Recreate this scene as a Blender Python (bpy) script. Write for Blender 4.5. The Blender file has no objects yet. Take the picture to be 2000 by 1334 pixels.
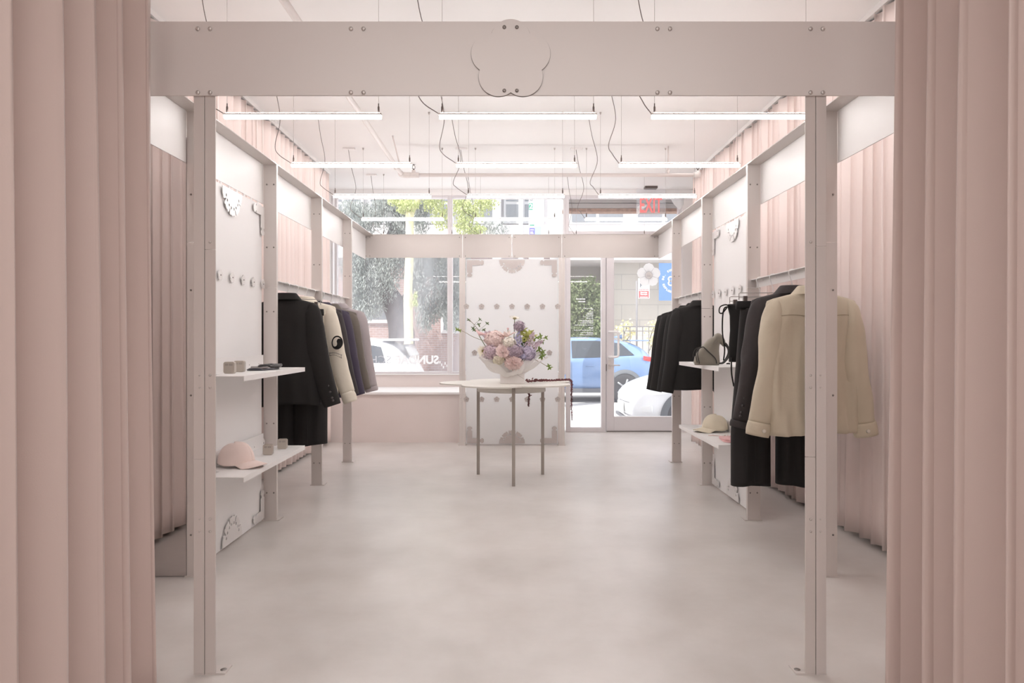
import bpy, bmesh, math, random
from mathutils import Vector, Matrix
random.seed(7)
PI = math.pi
SC = bpy.context.scene
COL = SC.collection
F, CX, CY, H = 1390.0, 1000.0, 660.0, 1.25
def at(px, py, Y):
    return Vector(((px - CX) * Y / F, Y, H - (py - CY) * Y / F))
def xa(px, Y): return (px - CX) * Y / F
def za(py, Y): return H - (py - CY) * Y / F

# ------------------------------------------------------------------ materials
def lin(c):
    return tuple(((v / 255.0) / 12.92 if v / 255.0 <= 0.04045 else ((v / 255.0 + 0.055) / 1.055) ** 2.4) for v in c)
MATS = {}
def mat(name, rgb, rough=0.6, metal=0.0, spec=0.5, bump=0.0, bscale=50.0, var=0.0, vscale=3.0, sheen=0.0, coat=0.0,
        stretch=None, trans=0.0, emit=None, estr=0.0):
    if name in MATS: return MATS[name]
    m = bpy.data.materials.new(name); m.use_nodes = True
    nt = m.node_tree; b = nt.nodes['Principled BSDF']
    c = lin(rgb) + (1.0,)
    b.inputs['Base Color'].default_value = c
    b.inputs['Roughness'].default_value = rough
    b.inputs['Metallic'].default_value = metal
    b.inputs['Specular IOR Level'].default_value = spec
    if sheen: b.inputs['Sheen Weight'].default_value = sheen; b.inputs['Sheen Roughness'].default_value = 0.4
    if coat: b.inputs['Coat Weight'].default_value = coat
    if emit: b.inputs['Emission Color'].default_value = lin(emit) + (1,); b.inputs['Emission Strength'].default_value = estr
    tc = nt.nodes.new('ShaderNodeTexCoord'); mp = nt.nodes.new('ShaderNodeMapping')
    nt.links.new(tc.outputs['Object'], mp.inputs['Vector'])
    if stretch: mp.inputs['Scale'].default_value = stretch
    if var:
        n = nt.nodes.new('ShaderNodeTexNoise'); n.inputs['Scale'].default_value = vscale; n.inputs['Detail'].default_value = 5
        nt.links.new(mp.outputs[0], n.inputs['Vector'])
        r = nt.nodes.new('ShaderNodeValToRGB')
        r.color_ramp.elements[0].position = 0.3; r.color_ramp.elements[1].position = 0.7
        r.color_ramp.elements[0].color = tuple(max(0, v * (1 - var)) for v in c[:3]) + (1,)
        r.color_ramp.elements[1].color = tuple(min(1, v * (1 + var)) for v in c[:3]) + (1,)
        nt.links.new(n.outputs[0], r.inputs[0]); nt.links.new(r.outputs[0], b.inputs['Base Color'])
    if bump:
        n2 = nt.nodes.new('ShaderNodeTexNoise'); n2.inputs['Scale'].default_value = bscale; n2.inputs['Detail'].default_value = 3
        nt.links.new(mp.outputs[0], n2.inputs['Vector'])
        bp = nt.nodes.new('ShaderNodeBump'); bp.inputs['Strength'].default_value = bump; bp.inputs['Distance'].default_value = 0.01
        nt.links.new(n2.outputs[0], bp.inputs['Height']); nt.links.new(bp.outputs[0], b.inputs['Normal'])
    if trans:
        out = nt.nodes['Material Output']; t = nt.nodes.new('ShaderNodeBsdfTranslucent'); mx = nt.nodes.new('ShaderNodeMixShader')
        t.inputs[0].default_value = c; mx.inputs[0].default_value = trans
        nt.links.new(b.outputs[0], mx.inputs[1]); nt.links.new(t.outputs[0], mx.inputs[2]); nt.links.new(mx.outputs[0], out.inputs[0])
    MATS[name] = m
    return m
def glass_mat(name, refl=0.06, haze=0.08, tint=(255, 255, 255), rough=0.0, haze_rgb=(235, 238, 245), streak=False):
    m = bpy.data.materials.new(name); m.use_nodes = True; nt = m.node_tree
    for n in list(nt.nodes):
        if n.type != 'OUTPUT_MATERIAL': nt.nodes.remove(n)
    out = [n for n in nt.nodes if n.type == 'OUTPUT_MATERIAL'][0]
    tr = nt.nodes.new('ShaderNodeBsdfTransparent'); tr.inputs[0].default_value = lin(tint) + (1,)
    gl = nt.nodes.new('ShaderNodeBsdfGlossy'); gl.inputs['Roughness'].default_value = rough
    m1 = nt.nodes.new('ShaderNodeMixShader'); m1.inputs[0].default_value = refl
    nt.links.new(tr.outputs[0], m1.inputs[1]); nt.links.new(gl.outputs[0], m1.inputs[2])
    last = m1
    if haze:  # milky film mixed in to paint light haze over the view
        d = nt.nodes.new('ShaderNodeBsdfDiffuse'); d.inputs[0].default_value = lin(haze_rgb) + (1,)
        tl = nt.nodes.new('ShaderNodeBsdfTranslucent'); tl.inputs[0].default_value = lin(haze_rgb) + (1,)
        md = nt.nodes.new('ShaderNodeMixShader'); md.inputs[0].default_value = 0.6
        nt.links.new(d.outputs[0], md.inputs[1]); nt.links.new(tl.outputs[0], md.inputs[2])
        m2 = nt.nodes.new('ShaderNodeMixShader'); m2.inputs[0].default_value = haze
        nt.links.new(m1.outputs[0], m2.inputs[1]); nt.links.new(md.outputs[0], m2.inputs[2])
        if streak:
            tc = nt.nodes.new('ShaderNodeTexCoord'); mp = nt.nodes.new('ShaderNodeMapping')
            mp.inputs['Rotation'].default_value = (0, 0.75, 0); mp.inputs['Scale'].default_value = (1.6, 1, 0.35)
            n = nt.nodes.new('ShaderNodeTexNoise'); n.inputs['Scale'].default_value = 1.3; n.inputs['Detail'].default_value = 2
            mr = nt.nodes.new('ShaderNodeMapRange')
            mr.inputs[1].default_value = 0.35; mr.inputs[2].default_value = 0.7; mr.inputs[3].default_value = haze * 0.45; mr.inputs[4].default_value = haze * 1.9
            nt.links.new(tc.outputs['Object'], mp.inputs[0]); nt.links.new(mp.outputs[0], n.inputs['Vector'])
            nt.links.new(n.outputs[0], mr.inputs[0]); nt.links.new(mr.outputs[0], m2.inputs[0])
        last = m2
    nt.links.new(last.outputs[0], out.inputs[0])
    MATS[name] = m
    return m
def floor_mat():
    m = bpy.data.materials.new('polished concrete'); m.use_nodes = True; nt = m.node_tree; b = nt.nodes['Principled BSDF']
    tc = nt.nodes.new('ShaderNodeTexCoord')
    n1 = nt.nodes.new('ShaderNodeTexNoise'); n1.inputs['Scale'].default_value = 1.1; n1.inputs['Detail'].default_value = 7; n1.inputs['Roughness'].default_value = 0.6
    n2 = nt.nodes.new('ShaderNodeTexNoise'); n2.inputs['Scale'].default_value = 4.5; n2.inputs['Detail'].default_value = 6; n2.inputs['Distortion'].default_value = 0.2
    n3 = nt.nodes.new('ShaderNodeTexNoise'); n3.inputs['Scale'].default_value = 90; n3.inputs['Detail'].default_value = 3
    for n in (n1, n2, n3): nt.links.new(tc.outputs['Object'], n.inputs['Vector'])
    r1 = nt.nodes.new('ShaderNodeValToRGB'); e = r1.color_ramp.elements
    e[0].position = 0.32; e[0].color = lin((196, 191, 187)) + (1,); e[1].position = 0.68; e[1].color = lin((220, 216, 213)) + (1,)
    r2 = nt.nodes.new('ShaderNodeValToRGB'); e = r2.color_ramp.elements
    e[0].position = 0.2; e[0].color = lin((246, 244, 242)) + (1,); e[1].position = 0.8; e[1].color = (1, 1, 1, 1)
    mx = nt.nodes.new('ShaderNodeMixRGB'); mx.blend_type = 'MULTIPLY'; mx.inputs[0].default_value = 1
    nt.links.new(n1.outputs[0], r1.inputs[0]); nt.links.new(n2.outputs[0], r2.inputs[0])
    nt.links.new(r1.outputs[0], mx.inputs[1]); nt.links.new(r2.outputs[0], mx.inputs[2]); nt.links.new(mx.outputs[0], b.inputs['Base Color'])
    mr = nt.nodes.new('ShaderNodeMapRange'); mr.inputs[3].default_value = 0.27; mr.inputs[4].default_value = 0.38
    nt.links.new(n2.outputs[0], mr.inputs[0]); nt.links.new(mr.outputs[0], b.inputs['Roughness'])
    bp = nt.nodes.new('ShaderNodeBump'); bp.inputs['Strength'].default_value = 0.06; bp.inputs['Distance'].default_value = 0.004
    nt.links.new(n2.outputs[0], bp.inputs['Height']); nt.links.new(bp.outputs[0], b.inputs['Normal'])
    b.inputs['Specular IOR Level'].default_value = 0.5
    MATS['polished concrete'] = m
    return m
def brick_mat(name, c1, c2, mortar, scale=1.0, bw=0.22, bh=0.075):
    m = bpy.data.materials.new(name); m.use_nodes = True; nt = m.node_tree; b = nt.nodes['Principled BSDF']
    b.inputs['Roughness'].default_value = 0.9
    tc = nt.nodes.new('ShaderNodeTexCoord'); mp = nt.nodes.new('ShaderNodeMapping'); mp.inputs['Rotation'].default_value = (PI / 2, 0, 0)
    br = nt.nodes.new('ShaderNodeTexBrick')
    br.inputs['Color1'].default_value = lin(c1) + (1,); br.inputs['Color2'].default_value = lin(c2) + (1,); br.inputs['Mortar'].default_value = lin(mortar) + (1,)
    br.inputs['Scale'].default_value = scale; br.inputs['Brick Width'].default_value = bw; br.inputs['Row Height'].default_value = bh; br.inputs['Mortar Size'].default_value = min(bh * 0.12, .015)
    nt.links.new(tc.outputs['Object'], mp.inputs[0]); nt.links.new(mp.outputs[0], br.inputs['Vector']); nt.links.new(br.outputs['Color'], b.inputs['Base Color'])
    MATS[name] = m
    return m

M = {}
M['steel'] = mat('satin silver steel', (212, 205, 201), rough=0.42, metal=0.18, bump=0.03, bscale=60, stretch=(1, 1, 30))
M['steel_dark'] = mat('satin silver steel cross grain', (186, 179, 175), rough=0.42, metal=0.3, bump=0.03, bscale=60, stretch=(30, 1, 1))
M['beam'] = mat('brushed aluminium plate', (226, 220, 217), rough=0.42, metal=0.12, bump=0.03, bscale=40, stretch=(40, 1, 1))
M['board'] = mat('pale powder coated sheet', (242, 240, 239), rough=0.5)
M['panel'] = mat('white matte panel', (241, 240, 240), rough=0.55)
M['clip'] = mat('silver flower plate', (232, 229, 228), rough=0.35, metal=0.25)
M['clip_grey'] = mat('grey flower plate', (184, 176, 173), rough=0.4, metal=0.25)
M['bolt'] = mat('dull bolt steel', (138, 132, 128), rough=0.35, metal=0.7)
M['bolt_light'] = mat('bright bolt steel', (208, 203, 200), rough=0.3, metal=0.7)
M['dark'] = mat('dark gap', (60, 54, 52), rough=0.8)
M['white'] = mat('white paint', (240, 238, 237), rough=0.45)
M['ceiling'] = mat('ceiling paint', (240, 239, 238), rough=0.8, bump=0.02, bscale=8)
M['wall'] = mat('plaster wall', (232, 227, 225), rough=0.85)
M['pinkwall'] = mat('pale pink wall', (228, 217, 213), rough=0.7, var=0.03, vscale=2)
M['curtain'] = mat('pink curtain cloth', (214, 194, 187), rough=0.75, sheen=0.35, bump=0.05, bscale=260, trans=0.1)
M['curtain_lit'] = mat('far pink curtain cloth', (241, 226, 221), rough=0.75, sheen=0.3, bump=0.05, bscale=260)  # same cloth, base lightened to stand in for light on the side walls
M['frame'] = mat('window frame aluminium', (222, 218, 220), rough=0.4, metal=0.2)
M['glass'] = glass_mat('shop window glass', 0.05, 0.23, streak=True)
M['glass_clear'] = glass_mat('door glass', 0.05, 0.09)
M['frost'] = mat('frosted acrylic', (243, 243, 243), rough=0.35, trans=0.42)
M['decal'] = mat('white vinyl lettering', (250, 250, 250), rough=0.5, emit=(255, 255, 255), estr=0.0, trans=0.55)
M['mirror'] = mat('mirror silver', (205, 200, 198), rough=0.02, metal=1.0)
M['cable'] = mat('grey cable', (120, 112, 108), rough=0.5)
M['wire'] = mat('thin steel wire', (176, 170, 167), rough=0.4, metal=0.4)
M['pin'] = mat('lamp pin', (96, 86, 82), rough=0.4, metal=0.5)
M['pipe'] = mat('white painted pipe', (226, 219, 216), rough=0.45)
M['red'] = mat('exit red', (240, 128, 128), rough=0.5, emit=(240, 120, 120), estr=0.3)
M['acrylic'] = glass_mat('clear acrylic', 0.05, 0.16)
M['table'] = mat('warm grey table paint', (226, 223, 216), rough=0.4)
M['leg'] = mat('table leg steel', (160, 153, 146), rough=0.4, metal=0.3)
M['floor'] = floor_mat()

# ------------------------------------------------------------------ mesh builder
class MB:
    def __init__(s): s.v = []; s.f = []; s.m = []; s.sm = []
    def add(s, vs, fs, mi=0, smooth=False):
        o = len(s.v); s.v += [tuple(v) for v in vs]
        for f in fs: s.f.append(tuple(i + o for i in f)); s.m.append(mi); s.sm.append(smooth)
        return s
    def box(s, x0, x1, y0, y1, z0, z1, mi=0):
        if x0 > x1: x0, x1 = x1, x0
        if y0 > y1: y0, y1 = y1, y0
        if z0 > z1: z0, z1 = z1, z0
        v = [(x0, y0, z0), (x1, y0, z0), (x1, y1, z0), (x0, y1, z0), (x0, y0, z1), (x1, y0, z1), (x1, y1, z1), (x0, y1, z1)]
        return s.add(v, [(0, 3, 2, 1), (4, 5, 6, 7), (0, 1, 5, 4), (1, 2, 6, 5), (2, 3, 7, 6), (3, 0, 4, 7)], mi)
    def loft(s, rings, caps=True, mi=0, smooth=True, closed=True):
        n = len(rings[0]); vs = [p for r in rings for p in r]; fs = []
        for i in range(len(rings) - 1):
            for k in range(n if closed else n - 1):
                k2 = (k + 1) % n
                fs.append((i * n + k, i * n + k2, (i + 1) * n + k2, (i + 1) * n + k))
        if caps and closed:
            fs.append(tuple(reversed(range(n)))); fs.append(tuple((len(rings) - 1) * n + k for k in range(n)))
        return s.add(vs, fs, mi, smooth)
    def tube(s, pts, r, n=8, mi=0, caps=True):
        pts = [Vector(p) for p in pts]
        rs = r if isinstance(r, (list, tuple)) else [r] * len(pts)
        rings = []; up = None
        for i, p in enumerate(pts):
            d = (pts[min(i + 1, len(pts) - 1)] - pts[max(i - 1, 0)])
            d = d.normalized() if d.length > 1e-9 else Vector((0, 0, 1))
            if up is None: up = d.orthogonal().normalized()
            else:
                up = (up - d * up.dot(d))
                up = up.normalized() if up.length > 1e-6 else d.orthogonal().normalized()
            w = d.cross(up)
            rings.append([p + (up * math.cos(2 * PI * k / n) + w * math.sin(2 * PI * k / n)) * rs[i] for k in range(n)])
        return s.loft(rings, caps, mi, n > 5)
    def grid(s, fn, nu, nv, mi=0, smooth=True, wrap=False):
        vs = [fn(i / nu, j / nv) for j in range(nv + 1) for i in range(nu + 1)]
        fs = [(j * (nu + 1) + i, j * (nu + 1) + i + 1, (j + 1) * (nu + 1) + i + 1, (j + 1) * (nu + 1) + i) for j in range(nv) for i in range(nu)]
        return s.add(vs, fs, mi, smooth)
    def lathe(s, prof, c=(0, 0, 0), n=24, axis='z', mi=0, smooth=True):
        rings = []
        for r, h in prof:
            ring = []
            for k in range(n):
                a = 2 * PI * k / n; u, w = r * math.cos(a), r * math.sin(a)
                p = (u, w, h) if axis == 'z' else ((u, h, w) if axis == 'y' else (h, u, w))
                ring.append((c[0] + p[0], c[1] + p[1], c[2] + p[2]))
            rings.append(ring)
        return s.loft(rings, True, mi, smooth)
    def ball(s, c, r, n=8, m=5, mi=0, sq=(1, 1, 1)):
        rings = []
        for j in range(1, m):
            ph = PI * j / m
            rings.append([(c[0] + sq[0] * r * math.sin(ph) * math.cos(2 * PI * k / n), c[1] + sq[1] * r * math.sin(ph) * math.sin(2 * PI * k / n), c[2] - sq[2] * r * math.cos(ph)) for k in range(n)])
        return s.loft(rings, True, mi)
    def xform(s, fn):
        s.v = [tuple(fn(Vector(p))) for p in s.v]; return s
    def build(s, name, mats, parent=None, bevel=0.0, subsurf=0, origin=None, solid=0.0):
        me = bpy.data.meshes.new(name)
        org = Vector(parent['_o']) if parent is not None else (Vector(origin) if origin is not None else Vector((0, 0, 0)))
        me.from_pydata([tuple(Vector(p) - org) for p in s.v], [], s.f)
        mats = mats if isinstance(mats, (list, tuple)) else [mats]
        for m in mats: me.materials.append(m)
        me.polygons.foreach_set('material_index', s.m); me.polygons.foreach_set('use_smooth', s.sm); me.update()
        o = bpy.data.objects.new(name, me); COL.objects.link(o)
        if parent is not None: o.parent = parent; o['_o'] = list(org)
        else: o.location = org; o['_o'] = list(org)
        if solid:
            md = o.modifiers.new('solid', 'SOLIDIFY'); md.thickness = solid; md.offset = 0
        if bevel:
            md = o.modifiers.new('bevel', 'BEVEL'); md.width = bevel; md.segments = 2; md.limit_method = 'ANGLE'; md.angle_limit = 0.6
            md.harden_normals = False
        if subsurf:
            md = o.modifiers.new('sub', 'SUBSURF'); md.levels = subsurf; md.render_levels = subsurf
        return o
def tag(o, label=None, cat=None, group=None, kind=None):
    if label:
        o['label'] = label
        if len(label.split()) > 16: print('LONGLABEL', len(label.split()), label)
    if cat: o['category'] = cat
    if group: o['group'] = group
    if kind: o['kind'] = kind
    return o
def thing(name, label, cat, loc, group=None):
    o = bpy.data.objects.new(name, None); COL.objects.link(o); o.location = loc; o.empty_display_size = 0.1
    o['_o'] = list(loc)
    return tag(o, label, cat, group)
def solo(name, label, cat, mb, mats, group=None, **kw):
    xs = [p[0] for p in mb.v]; ys = [p[1] for p in mb.v]; zs = [p[2] for p in mb.v]
    o = mb.build(name, mats, None, origin=((min(xs) + max(xs)) / 2, (min(ys) + max(ys)) / 2, min(zs)), **kw)
    return tag(o, label, cat, group)
def struct(name, mb, mats, parent=None, **kw):
    o = mb.build(name, mats, parent, **kw)
    if parent is None: o['kind'] = 'structure'
    return o
def flat(outlines, thick, place, mi=0, bev=0.0):
    """filled 2D outlines (first outer, others holes) extruded; place(u, v, w) -> world"""
    cu = bpy.data.curves.new('flat', 'CURVE'); cu.dimensions = '2D'; cu.fill_mode = 'BOTH'; cu.extrude = thick / 2
    for ol in outlines:
        sp = cu.splines.new('POLY'); sp.points.add(len(ol) - 1)
        for p, q in zip(sp.points, ol): p.co = (q[0], q[1], 0, 1)
        sp.use_cyclic_u = True
    return curve_mb(cu, place, mi)
def curve_mb(cu, place, mi=0):
    o = bpy.data.objects.new('tmp', cu); COL.objects.link(o)
    bpy.context.view_layer.update()
    dg = bpy.context.evaluated_depsgraph_get()
    me = bpy.data.meshes.new_from_object(o.evaluated_get(dg))
    mb = MB(); mb.add([place(v.co.x, v.co.y, v.co.z) for v in me.vertices], [tuple(p.vertices) for p in me.polygons], mi)
    bpy.data.objects.remove(o); bpy.data.curves.remove(cu) if cu.users == 0 else None
    bpy.data.meshes.remove(me)
    return mb
def text(body, size, place, bold=0.0, thick=0.002, align='CENTER', spacing=1.0, width=None):
    cu = bpy.data.curves.new('txt', 'FONT'); cu.body = body; cu.size = size; cu.extrude = thick / 2; cu.offset = bold
    cu.align_x = align; cu.align_y = 'CENTER'; cu.space_character = spacing; cu.resolution_u = 3
    mb = curve_mb(cu, lambda u, v, w: (u, v, w))
    if width:
        us = [p[0] for p in mb.v]; k = width / (max(us) - min(us)); c = (max(us) + min(us)) / 2
        mb.v = [((p[0] - c) * k, p[1], p[2]) for p in mb.v]
    mb.v = [tuple(place(*p)) for p in mb.v]
    return mb
def lobes(a, b, rot=90, n=140, k=5):
    cs = [(a * math.cos(math.radians(rot + 360 / k * i)), a * math.sin(math.radians(rot + 360 / k * i))) for i in range(k)]
    out = []
    for i in range(n):
        t = 2 * PI * i / n; d = (math.cos(t), math.sin(t)); best = 0.01
        for c in cs:
            q = c[0] * d[0] + c[1] * d[1]; disc = q * q - (c[0] ** 2 + c[1] ** 2 - b * b)
            if disc > 0: best = max(best, q + math.sqrt(disc))
        out.append((d[0] * best, d[1] * best))
    return out
def circ(cx, cy, r, n=12): return [(cx + r * math.cos(-2 * PI * i / n), cy + r * math.sin(-2 * PI * i / n)) for i in range(n)]
def bez(p0, p1, p2, p3, n=16):
    P = [Vector(p) for p in (p0, p1, p2, p3)]
    return [P[0] * (1 - t) ** 3 + P[1] * 3 * t * (1 - t) ** 2 + P[2] * 3 * t * t * (1 - t) + P[3] * t ** 3 for t in [i / n for i in range(n + 1)]]
def spline(pts, n=8):
    P = [Vector(p) for p in pts]; P = [P[0] * 2 - P[1]] + P + [P[-1] * 2 - P[-2]]; out = []
    for i in range(1, len(P) - 2):
        for k in range(n):
            t = k / n; a, b, c, d = P[i - 1], P[i], P[i + 1], P[i + 2]
            out.append(0.5 * ((2 * b) + (c - a) * t + (2 * a - 5 * b + 4 * c - d) * t * t + (3 * b - a - 3 * c + d) * t ** 3))
    out.append(P[-2]); return out
def lerp(a, b, t): return a + (b - a) * t
def interp(tab, z):
    """tab: rows sorted descending in z, first column z"""
    if z >= tab[0][0]: return tab[0][1:]
    for r0, r1 in zip(tab, tab[1:]):
        if z >= r1[0]:
            t = (r0[0] - z) / (r0[0] - r1[0]); return tuple(lerp(p, q, t) for p, q in zip(r0[1:], r1[1:]))
    return tab[-1][1:]
EXPOSURE, WORLD, SUN, BACK, TUBE, CEIL_FILL, GAMMA, AISLE_FILL, FASCIA_FILL = 0.12, 2.8, 7.0, 66.0, 34.0, 17.0, 1.05, 8.0, 7.0
# ------------------------------------------------------------------ camera, light, render look
cam = bpy.data.cameras.new('camera'); cam.sensor_width = 36; cam.lens = 36 * F / 2000; cam.shift_y = -7 / 2000; cam.clip_start = 0.05; cam.clip_end = 200
co = bpy.data.objects.new('camera', cam); COL.objects.link(co); co.location = (0, 0, H); co.rotation_euler = (PI / 2, 0, 0); SC.camera = co
SC.view_settings.view_transform = 'Standard'; SC.view_settings.exposure = EXPOSURE; SC.view_settings.gamma = GAMMA
SC.cycles.use_denoising = True; SC.cycles.max_bounces = 9; SC.cycles.diffuse_bounces = 6; SC.cycles.transparent_max_bounces = 16
SC.cycles.sample_clamp_indirect = 6; SC.cycles.caustics_reflective = False; SC.cycles.caustics_refractive = False
w = bpy.data.worlds.new('world'); SC.world = w; w.use_nodes = True; nt = w.node_tree
sky = nt.nodes.new('ShaderNodeTexSky'); sky.sky_type = 'HOSEK_WILKIE'; sky.turbidity = 4.0; sky.ground_albedo = 0.6
sky.sun_direction = (-0.5, 0.1, 0.85)
mixs = nt.nodes.new('ShaderNodeMixRGB'); mixs.inputs[0].default_value = 0.7; mixs.inputs[2].default_value = (0.97, 0.98, 1.0, 1)
nt.links.new(sky.outputs[0], mixs.inputs[1]); nt.links.new(mixs.outputs[0], nt.nodes['Background'].inputs[0])
nt.nodes['Background'].inputs[1].default_value = WORLD
def lamp(name, typ, loc, energy, rot=(0, 0, 0), col=(1, 1, 1), **kw):
    l = bpy.data.lights.new(name, typ); l.energy = energy; l.color = col
    for k, v in kw.items(): setattr(l, k, v)
    o = bpy.data.objects.new(name, l); COL.objects.link(o); o.location = loc; o.rotation_euler = rot; return o
sun = lamp('sun', 'SUN', (-6, 10, 20), SUN, angle=0.01, col=(1, 0.96, 0.9))
sun.rotation_euler = Vector((0.42, 0.38, -0.9)).to_track_quat('-Z', 'Y').to_euler()
lamp('ceiling_panel_light', 'AREA', (0, -0.4, 3.1), BACK, shape='RECTANGLE', size=3.4, size_y=2.0, col=(1, 0.99, 0.98))

for sx in (-1, 1):
    lamp('aisle_curtain_fill', 'AREA', (sx * 1.9, 5.4, 3.17), AISLE_FILL, shape='RECTANGLE', size=.12, size_y=5.6, col=(1, .98, .97))  # unseen fill lamp added to brighten the aisle curtains
    ls_ = lamp('fascia_back_fill', 'AREA', (sx * 1.735, 5.5, 2.41), FASCIA_FILL, shape='RECTANGLE', size=.03, size_y=5.4, col=(1, .985, .98))  # added lamp, hidden behind the fascia, lifts the curtain brightness
    ls_.rotation_euler = (0, sx * -math.radians(52), 0)
# ------------------------------------------------------------------ room shell
CZ = 3.216
struct('floor', MB().box(-2.5, 2.5, -2.1, 9.62, -0.12, 0), M['floor'])
struct('ceiling', MB().box(-2.5, 2.5, -2.1, 9.62, CZ, CZ + 0.3), M['ceiling'])
struct('wall_left', MB().box(-2.6, -2.4, -2.1, 9.62, 0, CZ), M['wall'])
struct('wall_right', MB().box(2.4, 2.6, -2.1, 9.62, 0, CZ), M['wall'])
struct('wall_back', MB().box(-2.5, 2.5, -2.3, -2.1, 0, CZ), M['pinkwall'])
wf = MB().box(-2.4, 2.4, 9.42, 9.62, 3.14, CZ)
struct('wall_front', wf, M['white'])
struct('wall_front_sill', MB().box(-2.4, 0.69, 9.44, 9.62, 0, 0.77), M['pinkwall'])
struct('wall_front_parapet', MB().box(-2.6, 2.6, 9.62, 9.715, 3.14, 3.62), M['wall'])
wj = MB().box(2.25, 2.4, 9.40, 9.62, 0, 3.14)
struct('wall_front_jamb', wj, M['wall'])
YW = 9.5
def winframe(name, x0, x1, z0, z1, gm, t=0.05, lettering=None, streak=None, sides=(1, 1, 1, 1)):
    f = MB()
    if sides[0]: f.box(x0, x0 + t, YW - 0.045, YW + 0.045, z0, z1)
    if sides[1]: f.box(x1 - t, x1, YW - 0.045, YW + 0.045, z0, z1)
    if sides[2]: f.box(x0 + t, x1 - t, YW - 0.045, YW + 0.045, z0, z0 + t)
    if sides[3]: f.box(x0 + t, x1 - t, YW - 0.045, YW + 0.045, z1 - t, z1)
    o = struct(name, f, M['frame'], bevel=0.003)
    g = MB(); g.add([(x0 + t * .6, YW + .01, z0 + t * .6), (x1 - t * .6, YW + .01, z0 + t * .6), (x1 - t * .6, YW + .01, z1 - t * .6), (x0 + t * .6, YW + .01, z1 - t * .6)], [(0, 1, 2, 3)])
    g.build('glass_pane', gm, o)
    return o
xm0, xm1 = xa(875, YW), xa(883.5, YW)       # mullion
xr0, xr1 = xa(1101, YW), xa(1109, YW)
w1 = winframe('window_1', -2.36, (xm0 + xm1) / 2, 0.765, 2.55, M['glass'], t=0.035)
w2 = winframe('window_2', (xm0 + xm1) / 2, (xr0 + xr1) / 2, 0.765, 2.55, M['glass'], t=0.035)
winframe('window_3', -2.36, (xm0 + xm1) / 2, 2.55, 3.145, M['glass_clear'], t=0.032)
winframe('window_4', (xm0 + xm1) / 2, (xr0 + xr1) / 2, 2.55, 3.145, M['glass_clear'], t=0.032)
winframe('window_5', (xr0 + xr1) / 2, 2.25, 2.63, 3.145, M['glass_clear'], t=0.04)
w6 = winframe('window_6', (xr0 + xr1) / 2, xa(1182.5, YW), 0.0, 2.63, M['glass_clear'], t=0.06)
struct('trim_1', MB().box(xa(1182.5, YW), 2.25, YW - 0.05, YW + 0.05, 2.56, 2.63), M['frame'], bevel=0.003)
struct('trim_2', MB().box(-2.4, 0.69, YW - 0.1, YW - 0.05, 0.762, 0.772), M['white'])
# lettering on the panes (seen from inside, so reversed)
YT = YW + 0.002
def rev(cx, cz): return lambda u, v, w: (cx - u, YT + w, cz + v)
xs0, xs1 = xa(772, YW), xa(857, YW); zt = za(703.5, YW)
text('SUNDAE', 0.15, rev((xs0 + xs1) / 2, zt), bold=0.006, width=xs1 - xs0).build('window_lettering', M['decal'], w1)
xo = xs0 - 0.06; wd = (xs1 - xs0) * 1.08
M['decal_faint'] = mat('pale outline lettering', (214, 218, 226), rough=0.6)
text('SCHOOL', 0.15, rev(xo - wd / 2, zt), bold=-0.001, width=wd).build('window_lettering', M['decal_faint'], w1)
ic = MB()
for k in range(5):
    x = xa(858 + k * 3.4, YW); z = za(707 + (k * 7) % 5 * 2.4, YW); ic.box(x, x + 0.016, YT, YT + .001, z - .02, z + .012)
ic.build('window_sticker', M['decal'], w1)
ls = MB(); random.seed(3)
x_left = xa(1158.5, YW)
lines = [(602.5, 20), (604.5, 4), (609, 7), (611.5, 12), (613.5, 13), (616, 14), (619, 19), (622, 14), (626, 29), (628.5, 22), (631, 25), (635, 37), (639.5, 8), (642, 7), (645, 38), (649.5, 25), (651.5, 12), (654, 28)]
for yy, wpx in lines:
    x = x_left; z = za(yy, YW); end = x_left - wpx * YW / F
    while x > end:
        ww = random.uniform(.008, .03); ls.box(max(end, x - ww), x, YT, YT + .001, z - .0032, z + .0026 + .0016 * (len(ls.v) % 3)); x -= ww + .0055
for yy, a, b in ((584, 1130, 1143), (589, 1136, 1143), (660.5, 1131, 1149)):
    x = xa(b, YW); z = za(yy, YW)
    while x > xa(a, YW):
        ww = random.uniform(.02, .05); ls.box(x - ww, x, YT, YT + .001, z - .007, z + .007); x -= ww + .004
ls.build('window_lettering', M['decal'], w6)

# door
dx0, dx1, dz1 = xa(1183.5, YW), 2.245, 2.555
d = MB().box(dx0, dx0 + .105, YW - .03, YW + .03, .012, dz1).box(dx1 - .11, dx1, YW - .03, YW + .03, .012, dz1)
d.box(dx0 + .105, dx1 - .11, YW - .03, YW + .03, .012, za(813, YW)).box(dx0 + .105, dx1 - .11, YW - .03, YW + .03, dz1 - .11, dz1)
door = struct('door_1', d, M['frame'], bevel=0.004)
g = MB(); g.add([(dx0 + .1, YW, .2), (dx1 - .1, YW, .2), (dx1 - .1, YW, dz1 - .1), (dx0 + .1, YW, dz1 - .1)], [(0, 1, 2, 3)])
gp = g.build('glass_pane', M['glass_clear'], door)
hx = xa(1189, YW); zt_, zb_ = za(648, YW - .03), za(697, YW - .03)
hp = spline([(hx, YW - .03, zt_), (hx + .02, YW - .075, zt_), (hx + .085, YW - .115, zt_ - .003), (hx + .11, YW - .12, zt_ - .03), (hx + .11, YW - .12, (zt_ + zb_) / 2), (hx + .11, YW - .12, zb_ + .03), (hx + .085, YW - .115, zb_ + .003), (hx + .02, YW - .075, zb_), (hx, YW - .03, zb_)], 5)
MB().tube(hp, .0155, 12).build('pull_handle', M['white'], door)
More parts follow.
